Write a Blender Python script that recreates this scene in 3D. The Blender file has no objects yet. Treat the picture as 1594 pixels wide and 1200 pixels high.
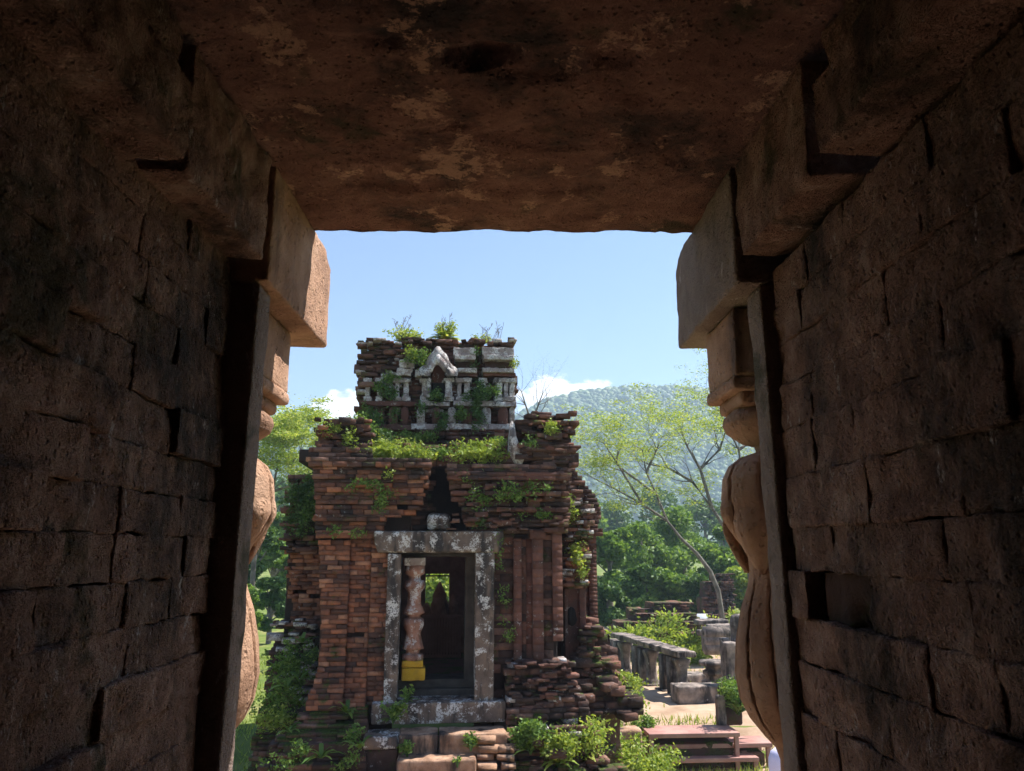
import bpy, math, random
import numpy as np
from mathutils import Vector, Matrix, noise as mnoise

S = bpy.context.scene
COL = S.collection
R = math.radians
EZ = 3.6                       # eye height above the low ground (the passage floor is raised 2 m)

# ------------------------------------------------------------------ camera
PITCH, YAW, FPX = R(12.0), R(0.67), 1200.0
cd = bpy.data.cameras.new('camera'); cam = bpy.data.objects.new('camera', cd); COL.objects.link(cam)
cam.location = (0, 0, EZ); cam.rotation_euler = (R(90) + PITCH, 0, -YAW)
cd.sensor_width = 36; cd.lens = FPX / 1594 * 36; cd.clip_start = 0.05; cd.clip_end = 9000
S.camera = cam

# ------------------------------------------------------------------ world and sun
SUN_TO = Vector((0.62, 0.235, 1.0)).normalized()
elev = math.asin(SUN_TO.z); azim = math.atan2(SUN_TO.x, SUN_TO.y)
W = bpy.data.worlds.new('World'); S.world = W; W.use_nodes = True
wn, wl = W.node_tree.nodes, W.node_tree.links
wn.clear()
wo = wn.new('ShaderNodeOutputWorld'); bg = wn.new('ShaderNodeBackground'); bg.inputs[1].default_value = 0.08
sky = wn.new('ShaderNodeTexSky'); sky.sky_type = 'NISHITA'; sky.sun_disc = False
sky.sun_elevation = elev; sky.sun_rotation = azim; sky.air_density = 0.9; sky.dust_density = 0.0; sky.ozone_density = 2.6
# low cumulus banks along the horizon, all the way round
tc = wn.new('ShaderNodeTexCoord'); sep = wn.new('ShaderNodeSeparateXYZ'); wl.new(tc.outputs['Generated'], sep.inputs[0])
def wmath(op, a, b=None, c=None):
    n = wn.new('ShaderNodeMath'); n.operation = op
    for i, v in enumerate((a, b, c)):
        if v is None: continue
        if isinstance(v, (int, float)): n.inputs[i].default_value = v
        else: wl.new(v, n.inputs[i])
    return n.outputs[0]
sc3 = wn.new('ShaderNodeVectorMath'); sc3.operation = 'MULTIPLY'; sc3.inputs[1].default_value = (1, 1, 2.0); wl.new(tc.outputs['Generated'], sc3.inputs[0])
cn = wn.new('ShaderNodeTexNoise'); cn.inputs['Scale'].default_value = 26; cn.inputs['Detail'].default_value = 8; cn.inputs['Roughness'].default_value = 0.6
wl.new(sc3.outputs[0], cn.inputs['Vector'])
dens = None
for az_, el_, rr_ in ((4.6, 10.9, .072), (-11.6, 9.9, .052), (-38, 12, .13), (40, 11, .11), (85, 12, .16), (130, 10, .1), (175, 12, .15), (215, 11, .12), (268, 12, .14), (300, 10, .1)):
    v_ = (math.sin(R(az_)) * math.cos(R(el_)), math.cos(R(az_)) * math.cos(R(el_)), math.sin(R(el_)) * 2.0)
    dn = wn.new('ShaderNodeVectorMath'); dn.operation = 'DISTANCE'; wl.new(sc3.outputs[0], dn.inputs[0]); dn.inputs[1].default_value = v_
    q_ = wmath('SUBTRACT', 1.0, wmath('DIVIDE', dn.outputs['Value'], rr_)); dens = q_ if dens is None else wmath('MAXIMUM', dens, q_)
dens = wmath('MULTIPLY_ADD', wmath('SUBTRACT', cn.outputs[0], 0.5), 2.2, dens)
cm = wn.new('ShaderNodeMapRange'); cm.inputs[1].default_value = 0.0; cm.inputs[2].default_value = 0.35; cm.interpolation_type = 'SMOOTHSTEP'
wl.new(dens, cm.inputs[0])
mx = wn.new('ShaderNodeMix'); mx.data_type = 'RGBA'; wl.new(cm.outputs[0], mx.inputs[0]); wl.new(sky.outputs[0], mx.inputs[6])
mx.inputs[7].default_value = (8.6, 8.7, 8.9, 1)
wl.new(mx.outputs[2], bg.inputs[0]); wl.new(bg.outputs[0], wo.inputs[0])
sd = bpy.data.lights.new('sun', 'SUN'); sd.energy = 5.0; sd.angle = R(0.53); sd.color = (1, 0.95, 0.87)
sun = bpy.data.objects.new('sun', sd); COL.objects.link(sun); sun.location = (20, 5, 40)
sun.rotation_euler = (-SUN_TO).to_track_quat('-Z', 'Y').to_euler()

S.view_settings.view_transform = 'Standard'; S.view_settings.look = 'None'
S.view_settings.gamma = 1.0; S.view_settings.use_curve_mapping = False
S.view_settings.exposure = 1.35
S.cycles.use_denoising = True
S.cycles.use_adaptive_sampling = True; S.cycles.adaptive_threshold = .02
S.cycles.max_bounces = 8; S.cycles.diffuse_bounces = 5; S.cycles.glossy_bounces = 2; S.cycles.transmission_bounces = 3; S.cycles.transparent_max_bounces = 4
S.cycles.volume_bounces = 0

# ------------------------------------------------------------------ helpers
rng = random.Random(7); NP = np.random.default_rng(11)
def ray(px, py):
    v = Vector(((px - 797) / FPX, (600 - py) / FPX, -1))
    return cam.rotation_euler.to_matrix() @ v
def P(px, py, Y):
    d = ray(px, py); return Vector((0, 0, EZ)) + d * (Y / d.y)
def PG(px, py, z):                      # where the sight line meets height z
    d = ray(px, py); return Vector((0, 0, EZ)) + d * ((z - EZ) / d.z)

def props(o, label=None, category=None, group=None, kind=None):
    for k, v in (('label', label), ("category", category), ('group', group), ('kind', kind)):
        if v: o[k] = v
    if category and not kind: o['kind'] = 'thing'
    return o
def empty(name, loc=(0, 0, 0), rz=0, **kw):
    o = bpy.data.objects.new(name, None); COL.objects.link(o); o.location = loc; o.rotation_euler = (0, 0, rz)
    o.empty_display_size = .2
    return props(o, **kw)
def mesh_np(name, V, F, smooth=False):
    """F: list of int arrays, each (n,k) with a constant k"""
    me = bpy.data.meshes.new(name)
    V = np.asarray(V, np.float32); F = [np.asarray(f, np.int32) for f in F if len(f)]
    me.vertices.add(len(V)); me.vertices.foreach_set('co', V.ravel())
    loops = np.concatenate([f.ravel() for f in F]); tot = np.concatenate([np.full(len(f), f.shape[1], np.int32) for f in F])
    st = np.concatenate([[0], np.cumsum(tot)[:-1]]).astype(np.int32)
    me.loops.add(len(loops)); me.loops.foreach_set('vertex_index', loops)
    me.polygons.add(len(tot)); me.polygons.foreach_set('loop_start', st)
    if smooth: me.polygons.foreach_set('use_smooth', np.ones(len(tot), bool))
    me.update(calc_edges=True); me.validate()
    return me
def link(name, me, mat=None, parent=None, loc=(0, 0, 0), rot=(0, 0, 0), scale=None, **kw):
    o = bpy.data.objects.new(name, me); COL.objects.link(o)
    if mat is not None and len(me.materials) == 0: me.materials.append(mat)
    o.location = loc; o.rotation_euler = rot
    if scale is not None: o.scale = scale
    if parent is not None: o.parent = parent
    return props(o, **kw)

def nz(v, f, s=0.0): return mnoise.noise(Vector((v[0] * f + s, v[1] * f + s * 1.7, v[2] * f - s * .6)))
def rough_box(sx, sy, sz, cell=.05, r=.012, amp=.006, freq=9.0, seed=0.0, amp2=0.0, taper=None):
    """rounded box centred on the origin, welded, its surface worn by noise"""
    h = np.array([sx, sy, sz]) / 2; r = min(r, *(h * .9))
    n = [max(2, min(60, int(round(s / cell)))) for s in (sx, sy, sz)]
    def axis(i):
        a = np.linspace(-h[i] + r, h[i] - r, n[i] + 1)
        return np.concatenate([[-h[i], -h[i] + r * .35], a, [h[i] - r * .35, h[i]]])
    A = [axis(i) for i in range(3)]
    V, F, off = [], [], 0
    for i in range(3):
        j, k = (i + 1) % 3, (i + 2) % 3
        for sg in (-1, 1):
            a, b = np.meshgrid(A[j], A[k], indexing='ij'); p = np.zeros(a.shape + (3,))
            p[..., j] = a; p[..., k] = b; p[..., i] = sg * h[i]
            na, nb = a.shape; idx = np.arange(na * nb).reshape(na, nb) + off
            q = np.stack([idx[:-1, :-1], idx[1:, :-1], idx[1:, 1:], idx[:-1, 1:]], -1).reshape(-1, 4)
            F.append(q if sg > 0 else q[:, ::-1]); V.append(p.reshape(-1, 3)); off += na * nb
    V = np.concatenate(V); F = np.concatenate(F)
    key = np.round(V * 1e5).astype(np.int64); _, first, inv = np.unique(key, axis=0, return_index=True, return_inverse=True)
    V = V[first]; F = inv.reshape(-1)[F]
    q = np.clip(V, -(h - r), h - r); d = V - q; L = np.linalg.norm(d, axis=1, keepdims=True); nrm = d / np.maximum(L, 1e-9)
    V = q + nrm * r
    if amp or amp2:
        for t in range(len(V)):
            v = V[t]; e = amp * nz(v, freq, seed) + amp * .5 * nz(v, freq * 2.7, seed + 3)
            if amp2: e += amp2 * min(0, nz(v, freq * .45, seed + 9))
            V[t] = v + nrm[t] * e
    if taper:
        t = (V[:, 2:3] / sz + .5); V[:, :2] *= (1 + (taper - 1) * t)
    return V, [F]
def box_mesh(*a, **k):
    V, F = rough_box(*a, **k); return mesh_np('stone', V, F, True)
def join(parts):
    V, F, off = [], {}, 0
    for v, fs in parts:
        V.append(np.asarray(v, float))
        for f in fs:
            f = np.asarray(f)
            if len(f): F.setdefault(f.shape[1], []).append(f + off)
        off += len(v)
    return np.concatenate(V), [np.concatenate(f) for f in F.values()]
def move(vf, loc=(0, 0, 0), rz=0, rx=0, ry=0):
    M = np.array(Matrix.Rotation(rz, 3, 'Z') @ Matrix.Rotation(ry, 3, 'Y') @ Matrix.Rotation(rx, 3, 'X'))
    return np.asarray(vf[0]) @ M.T + np.asarray(loc), vf[1]
def tube(pts, rad, n=7):
    pts = [Vector(p) for p in pts]; V = []; m = len(pts)
    for i, p in enumerate(pts):
        t = (pts[min(i + 1, m - 1)] - pts[max(i - 1, 0)]).normalized()
        a = t.orthogonal().normalized(); b = t.cross(a)
        for k in range(n):
            an = 2 * math.pi * k / n; V.append(p + (a * math.cos(an) + b * math.sin(an)) * rad[i])
    F = [[i * n + k, i * n + (k + 1) % n, (i + 1) * n + (k + 1) % n, (i + 1) * n + k] for i in range(m - 1) for k in range(n)]
    return np.array([tuple(v) for v in V]), [np.array(F)]
def revolve(prof, n=32, fn=None):
    V = []; m = len(prof)
    for i, (r, z) in enumerate(prof):
        for k in range(n):
            a = 2 * math.pi * k / n; rr = r if fn is None else fn(r, z, a); V.append((rr * math.cos(a), rr * math.sin(a), z))
    F = [[i * n + k, i * n + (k + 1) % n, (i + 1) * n + (k + 1) % n, (i + 1) * n + k] for i in range(m - 1) for k in range(n)]
    V += [(0, 0, prof[0][1]), (0, 0, prof[-1][1])]
    T = [[m * n, (k + 1) % n, k] for k in range(n)] + [[m * n + 1, (m - 1) * n + k, (m - 1) * n + (k + 1) % n] for k in range(n)]
    return np.array(V, float), [np.array(F), np.array(T)]
def extrude_poly(pts, y0, y1):
    """outline in x,z pushed from y0 to y1"""
    n = len(pts); V = [(x, y0, z) for x, z in pts] + [(x, y1, z) for x, z in pts]
    cx = sum(p[0] for p in pts) / n; cz = sum(p[1] for p in pts) / n
    V += [(cx, y0, cz), (cx, y1, cz)]
    F = [[i, (i + 1) % n, n + (i + 1) % n, n + i] for i in range(n)]
    T = [[2 * n, (i + 1) % n, i] for i in range(n)] + [[2 * n + 1, n + i, n + (i + 1) % n] for i in range(n)]
    return np.array(V, float), [np.array(F), np.array(T)]

# ------------------------------------------------------------------ materials
class NM:
    def __init__(s, name):
        s.m = bpy.data.materials.new(name); s.m.use_nodes = True; s.n = s.m.node_tree.nodes; s.l = s.m.node_tree.links
        s.n.clear(); s.out = s.n.new('ShaderNodeOutputMaterial')
        s.geo = s.n.new('ShaderNodeNewGeometry'); s.pos = s.geo.outputs['Position']
    def put(s, node, i, v):
        if v is None: return
        if hasattr(v, 'links'): s.l.new(v, node.inputs[i])
        else: node.inputs[i].default_value = (*v, 1) if isinstance(v, tuple) and len(v) == 3 and node.inputs[i].type == 'RGBA' else v
    def noise(s, scale, detail=4, rough=.55, vec=None, stretch=None):
        x = s.n.new('ShaderNodeTexNoise'); x.inputs['Scale'].default_value = scale; x.inputs['Detail'].default_value = detail; x.inputs['Roughness'].default_value = rough
        v = vec or s.pos
        if stretch:
            mpn = s.n.new('ShaderNodeMapping'); mpn.inputs['Scale'].default_value = stretch; s.l.new(v, mpn.inputs[0]); v = mpn.outputs[0]
        s.l.new(v, x.inputs['Vector']); return x.outputs[0]
    def voro(s, scale, feature='F1', out=0):
        x = s.n.new('ShaderNodeTexVoronoi'); x.feature = feature; x.inputs['Scale'].default_value = scale; s.l.new(s.pos, x.inputs['Vector']); return x.outputs[out]
    def math(s, op, a, b=None, c=None):
        x = s.n.new('ShaderNodeMath'); x.operation = op; s.put(x, 0, a); s.put(x, 1, b); s.put(x, 2, c); return x.outputs[0]
    def step(s, v, lo, hi, a=0., b=1.):
        x = s.n.new('ShaderNodeMapRange'); x.interpolation_type = 'SMOOTHSTEP'; s.put(x, 0, v)
        for i, q in enumerate((lo, hi, a, b)): x.inputs[i + 1].default_value = q
        return x.outputs[0]
    def ramp(s, v, stops):
        x = s.n.new('ShaderNodeValToRGB'); e = x.color_ramp.elements
        while len(e) < len(stops): e.new(.5)
        for q, (p, c) in zip(e, stops): q.position = p; q.color = (*c, 1)
        s.put(x, 0, v); return x.outputs[0]
    def mix(s, f, a, b, mode='MIX'):
        x = s.n.new('ShaderNodeMix'); x.data_type = 'RGBA'; x.blend_type = mode; s.put(x, 0, f); s.put(x, 6, a); s.put(x, 7, b); return x.outputs[2]
    def rnd(s):
        oi = s.n.new('ShaderNodeObjectInfo')
        return s.math('FRACT', s.math('ADD', oi.outputs['Random'], s.geo.outputs['Random Per Island']))
    def bump(s, h, strength, dist, nrm=None):
        x = s.n.new('ShaderNodeBump'); x.inputs['Strength'].default_value = strength; x.inputs['Distance'].default_value = dist
        s.put(x, 'Height', h)
        if nrm is not None: s.l.new(nrm, x.inputs['Normal'])
        return x.outputs[0]
    def up(s):
        x = s.n.new('ShaderNodeSeparateXYZ'); s.l.new(s.geo.outputs['Normal'], x.inputs[0]); return x.outputs[2]
    def done(s, col, rough=.85, nrm=None, spec=.25):
        b = s.n.new('ShaderNodeBsdfPrincipled'); s.put(b, 'Base Color', col); s.put(b, 'Roughness', rough); b.inputs['Specular IOR Level'].default_value = spec
        if nrm is not None: s.l.new(nrm, b.inputs['Normal'])
        s.l.new(b.outputs[0], s.out.inputs[0]); return s.m

def m_brick(name, stops, soot=.5, lichen=.62, moss=.0, bs=1.0):
    k = NM(name); c = k.ramp(k.rnd(), stops)
    c = k.mix(k.step(k.noise(9, 6, .7), .35, .72, 0, .6), c, (.075, .046, .038))
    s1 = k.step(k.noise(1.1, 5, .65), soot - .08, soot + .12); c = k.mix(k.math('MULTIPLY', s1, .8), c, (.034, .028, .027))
    l1 = k.math('MULTIPLY', k.step(k.noise(13, 6, .7), lichen, lichen + .05), k.step(k.noise(1.7, 3), .46, .6))
    c = k.mix(k.math('MULTIPLY', l1, .8), c, (.40, .37, .35))
    if moss: 
        g = k.math('MULTIPLY', k.step(k.noise(3.3, 5, .65), .62 - moss, .7 - moss), k.step(k.up(), -.2, .6, .35, 1)); c = k.mix(g, c, k.ramp(k.noise(40, 2), [(.3, (.02, .035, .008)), (.7, (.09, .12, .025))]))
    n1 = k.bump(k.noise(34, 7, .74), .8 * bs, .04); n2 = k.bump(k.noise(170, 3), .35 * bs, .008, n1)
    return k.done(c, .92, n2, .15)
ST_WARM = [(0, (.075, .04, .033)), (.25, (.17, .075, .052)), (.55, (.30, .12, .07)), (.85, (.42, .165, .09)), (1, (.48, .25, .16))]
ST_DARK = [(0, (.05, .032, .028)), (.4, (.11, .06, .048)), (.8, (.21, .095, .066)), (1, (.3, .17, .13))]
ST_RED = [(0, (.09, .042, .034)), (.5, (.145, .064, .05)), (1, (.21, .095, .07))]
M_BRICK = m_brick('weathered_brick', ST_WARM, .55, .61, .03)
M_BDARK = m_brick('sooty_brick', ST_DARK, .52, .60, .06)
M_BRED = m_brick('smooth_red_brick', ST_RED, .52, .59, .0, .6)
M_BMOSS = m_brick('mossy_brick', ST_DARK, .55, .66, .14)
M_CORE = m_brick('brick_rubble_core', [(0, (.05, .03, .025)), (1, (.07, .04, .03))], .5, .72)

def m_stone(name, stops, lich=.55, lcol=(.52, .51, .50), pits=1.0, streak=True, bs=1.0, sootc=(.028, .026, .027), soot=.52):
    k = NM(name); c = k.ramp(k.noise(4.5, 6, .6), stops)
    if streak: c = k.mix(k.step(k.noise(2.6, 5, .6, stretch=(1.6, 1.6, .35)), soot, soot + .16, 0, .9), c, sootc)
    m = k.step(k.noise(6.5, 9, .74), lich, lich + .09); m2 = k.step(k.noise(45, 4), .36, .52)
    c = k.mix(k.math('MULTIPLY', k.math('MULTIPLY', m, m2), .9), c, lcol)
    n1 = k.bump(k.noise(26, 7, .7), .5 * bs, .03); n2 = k.bump(k.noise(210, 3), .4 * bs, .006, n1)
    if pits: n2 = k.bump(k.step(k.voro(34), .05, .3), .5 * pits * bs, .012, n2)
    return k.done(c, .9, n2, .2)
M_FRAME = m_stone('lichen_door_stone', [(.25, (.07, .05, .042)), (.5, (.15, .11, .09)), (.75, (.24, .165, .12))], .50, (.60, .58, .57), soot=.47)
M_STUCCO = m_stone('grey_carved_stucco', [(.25, (.15, .11, .10)), (.5, (.27, .22, .21)), (.75, (.38, .33, .31))], .46, (.56, .54, .53), soot=.5)
M_STEP = m_stone('worn_step_stone', [(.3, (.13, .075, .05)), (.5, (.32, .19, .125)), (.7, (.46, .30, .21))], .62, soot=.5)
M_GREY = m_stone('grey_ruin_stone', [(.3, (.08, .066, .058)), (.5, (.2, .165, .145)), (.7, (.36, .29, .25))], .6, soot=.46)
M_SAND = m_stone('carved_sandstone', [(.3, (.22, .125, .085)), (.5, (.40, .235, .155)), (.7, (.54, .35, .25))], .64, (.5, .42, .33), pits=.9, bs=1.5, soot=.55, sootc=(.12, .085, .075))

M_BAL = m_stone('lichen_red_sandstone', [(.3, (.17, .085, .062)), (.5, (.33, .17, .12)), (.7, (.42, .25, .19))], .52, (.6, .58, .57), soot=.56)
def m_passage(name, stops, dark=.52, pale=.60, bs=1.0, flake=False):
    k = NM(name); c = k.ramp(k.noise(8, 8, .76), stops)
    r = k.rnd(); c = k.mix(k.step(r, .0, 1, 0, .4), c, (.2, .115, .09))
    c = k.mix(k.step(k.noise(2.3, 7, .7, stretch=(1, 1, .55)), dark - .07, dark + .13, 0, .93), c, (.034, .03, .028))
    c = k.mix(k.math('MULTIPLY', k.step(k.noise(16, 8, .78, stretch=(1, 1, .55)), pale, pale + .05), .7), c, (.62, .55, .53))
    c = k.mix(k.step(k.noise(3.0, 6, .65), .58, .68, 0, .75), c, (.05, .055, .026))
    if flake: c = k.mix(k.math('MULTIPLY', k.step(k.noise(3.6, 9, .76), .555, .60), .75), c, (.66, .40, .26))
    n1 = k.bump(k.noise(11, 6, .76), 1.0 * bs, .06); n2 = k.bump(k.noise(70, 4, .75), .9 * bs, .02, n1)
    n3 = k.bump(k.step(k.voro(52), .03, .3), .6 * bs, .015, n2)
    return k.done(c, .9, n3, .2)
M_PASS = m_passage('passage_brick', [(.32, (.18, .10, .08)), (.5, (.40, .235, .18)), (.68, (.62, .44, .36))], .51, .60, 1.3)
M_CEIL = m_passage('ceiling_sandstone', [(.32, (.17, .075, .05)), (.5, (.35, .165, .11)), (.68, (.56, .31, .21))], .54, .74, 1.8, True)
M_JAMB = m_passage('jamb_stone', [(.25, (.20, .15, .13)), (.5, (.28, .22, .19)), (.75, (.36, .28, .24))], .6, .6, .8)

def m_leaf(name, stops, trans=.4):
    k = NM(name); c = k.ramp(k.rnd(), stops); c = k.mix(k.step(k.noise(1.3, 3), .35, .7, 0, .35), c, tuple(x * .6 for x in stops[0][1]))
    d = k.n.new('ShaderNodeBsdfPrincipled'); k.put(d, 'Base Color', c); d.inputs['Roughness'].default_value = .55; d.inputs['Specular IOR Level'].default_value = .3
    t = k.n.new('ShaderNodeBsdfTranslucent'); tcol = k.mix(1.0, c, (1.25, 1.2, .6), 'MULTIPLY'); k.put(t, 0, tcol)
    x = k.n.new('ShaderNodeMixShader'); x.inputs[0].default_value = trans; k.l.new(d.outputs[0], x.inputs[1]); k.l.new(t.outputs[0], x.inputs[2])
    k.l.new(x.outputs[0], k.out.inputs[0]); return k.m
L_BRIGHT = m_leaf('bright_leaf', [(0, (.14, .22, .035)), (.5, (.27, .36, .06)), (1, (.44, .48, .12))])
L_MID = m_leaf('green_leaf', [(0, (.07, .14, .03)), (.5, (.14, .24, .05)), (1, (.25, .36, .09))])
L_DARK = m_leaf('dark_leaf', [(0, (.035, .08, .022)), (.5, (.075, .15, .04)), (1, (.15, .24, .06))], .3)
L_YEL = m_leaf('feathery_leaf', [(0, (.17, .26, .05)), (.5, (.30, .39, .08)), (1, (.52, .53, .15))], .5)
L_BLUE = m_leaf('far_leaf', [(0, (.05, .11, .03)), (.5, (.10, .18, .045)), (1, (.18, .26, .07))], .25)
def m_plain(name, a, b, scale=6, rough=.85, bs=.3):
    k = NM(name); c = k.mix(k.step(k.noise(scale, 6, .65), .3, .7), a, b); return k.done(c, rough, k.bump(k.noise(scale * 9, 5), bs, .01), .2)
M_BARK = m_plain('grey_bark', (.10, .085, .07), (.26, .23, .20), 5)
M_TWIG = m_plain('pale_bark', (.075, .065, .055), (.19, .165, .14), 5)
M_WOOD = m_plain('pink_painted_wood', (.30, .15, .13), (.42, .24, .20), 3, .6)
M_YELLOW = m_stone('worn_yellow_paint', [(.3, (.30, .18, .03)), (.5, (.47, .28, .025)), (.7, (.56, .36, .05))], .6, (.5, .49, .47), soot=.6, sootc=(.2, .15, .08))
M_SLAT = m_plain('dull_wood_slat', (.34, .2, .15), (.46, .29, .22), 4)

# ------------------------------------------------------------------ ground, path, hills
def sst(a, b, x):
    t = min(1, max(0, (x - a) / (b - a))); return t * t * (3 - 2 * t)
def gh(x, y):
    base = .5 * (sst(13.9, 15.3, y) if x > 0 else sst(12, 22, y))
    return base + .05 * mnoise.noise(Vector((x * .8, y * .8, 0))) * sst(6, 9, y)
def grid(xs, ys, f):
    V = [(x, y, f(x, y)) for x in xs for y in ys]; n = len(ys)
    F = [[i * n + j, (i + 1) * n + j, (i + 1) * n + j + 1, i * n + j + 1] for i in range(len(xs) - 1) for j in range(n - 1)]
    return np.array(V), [np.array(F)]
gx = np.concatenate([[-1100, -500, -200, -90, -50, -30, -20], np.arange(-14, 14.1, .5), [20, 30, 50, 90, 200, 500, 1100]])
gy = np.concatenate([[-70, -20], np.arange(-6, 34, .5), [40, 50, 70, 100, 200, 400, 740]])
k = NM('grassy_ground'); c = k.ramp(k.noise(.9, 6, .65), [(.3, (.07, .11, .025)), (.5, (.13, .17, .04)), (.66, (.24, .22, .09)), (.8, (.36, .27, .17))])
M_GROUND = k.done(c, .95, k.bump(k.noise(30, 5), .6, .04), .1)
link('ground', mesh_np('ground', *grid(gx, gy, gh), True), M_GROUND, kind='structure')
k = NM('sandy_path'); c = k.ramp(k.noise(1.6, 7, .68), [(.3, (.27, .18, .12)), (.5, (.38, .27, .19)), (.7, (.46, .35, .26))])
M_PATH = k.done(c, .95, k.bump(k.noise(40, 5), .5, .02), .1)
def path_sheet():
    V, F = [], []; ys = np.arange(13.2, 34, .4); m = 9
    for y in ys:
        a = 1.7 + .12 * (y - 13) + .25 * mnoise.noise(Vector((y * .6, 3, 0))); b = 6.6 + .1 * (y - 13) + .4 * mnoise.noise(Vector((y * .5, 9, 0)))
        for j in range(m): x = a + (b - a) * j / (m - 1); V.append((x, y, gh(x, y) + .012))
    for i in range(len(ys) - 1):
        for j in range(m - 1): F.append([i * m + j, i * m + j + 1, (i + 1) * m + j + 1, (i + 1) * m + j])
    return np.array(V), [np.array(F)]
link('path', mesh_np('path', *path_sheet(), True), M_PATH, kind='structure')
link('bounce_forecourt', mesh_np('bounce_forecourt', *grid(np.arange(-6, 6.6, .6), np.arange(4.4, 9.6, .5), lambda x, y: gh(x, y) + .012), True), M_PATH, kind='structure')  # unseen sandy sheet added to bounce sunlight onto passage and temple front

k = NM('hill_forest_floor'); M_HILL = k.done(k.ramp(k.noise(.03, 6, .65), [(.3, (.04, .075, .025)), (.6, (.08, .12, .04)), (.8, (.14, .14, .08))]), .95)
HD = 620.0
def ridge(px):                      # ridge line of the hill in photograph pixels
    pts = [(-400, 700), (150, 690), (400, 655), (470, 642), (560, 668), (700, 690), (790, 655), (840, 628), (900, 612), (960, 606), (1050, 604), (1120, 610), (1250, 600), (1400, 590), (2100, 660)]
    for (a, ya), (b, yb) in zip(pts, pts[1:]):
        if a <= px <= b: return ya + (yb - ya) * (px - a) / (b - a)
    return 700
hv = []; pxs = np.linspace(-400, 2100, 160); M_ = 26
for px in pxs:
    top = P(px, ridge(px), HD); 
    for j in range(M_ + 6):
        t = j / M_
        y = HD * (.62 + .38 * t) if t <= 1 else HD * (1 + (t - 1) * 2)
        prof = sst(0, 1, t) ** .9 if t <= 1 else 1 - (t - 1) * 1.5
        z = max(-2, top.z * prof) + 16 * mnoise.noise(Vector((px * .011, t * 2.5, 1))) * min(1, t * 2) * (1 - t if t < 1 else 0)
        hv.append((top.x * y / HD, y, z - 3))
n_ = M_ + 6
hf = [[i * n_ + j, (i + 1) * n_ + j, (i + 1) * n_ + j + 1, i * n_ + j + 1] for i in range(len(pxs) - 1) for j in range(n_ - 1)]
HV = np.array(hv).reshape(len(pxs), n_, 3)
link('hills', mesh_np('hills', np.array(hv), [np.array(hf)], True), M_HILL, kind='structure')
# the forest on the hill: one mass of rounded crowns
def ico(sub=1):
    import bmesh
    b = bmesh.new(); bmesh.ops.create_icosphere(b, subdivisions=sub, radius=1); b.verts.index_update()
    V = np.array([v.co[:] for v in b.verts]); F = np.array([[v.index for v in f.verts] for f in b.faces]); b.free(); return V, F
IV, IF = ico(2)
parts = []; HR = np.random.default_rng(3)
for q in range(13000):
    px = HR.uniform(330, 560) if q < 2200 else HR.uniform(770, 1330)
    i = (px + 400) / 2500 * 159; i0 = int(i); j = HR.uniform(3, M_ + .4) if HR.random() < .8 else HR.uniform(M_ - 3, M_ + .6); j0 = min(int(j), n_ - 2)
    fa, fb = i - i0, j - j0
    p = (HV[i0, j0] * (1 - fa) + HV[i0 + 1, j0] * fa) * (1 - fb) + (HV[i0, j0 + 1] * (1 - fa) + HV[i0 + 1, j0 + 1] * fa) * fb
    s = (HR.uniform(.9, 2.2) if HR.random() < .85 else HR.uniform(2.2, 4)); sc = np.array([s, s, s * HR.uniform(.8, 1.25)])
    parts.append((IV * sc * (1 + HR.normal(0, .10, (len(IV), 1))) + p, [IF]))
FV, FF = join(parts)
link('hillside_forest', mesh_np('hillside_forest', FV, FF), L_BLUE, kind='stuff', label='hazy blue green forest covering the far hillside', category='forest')

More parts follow.
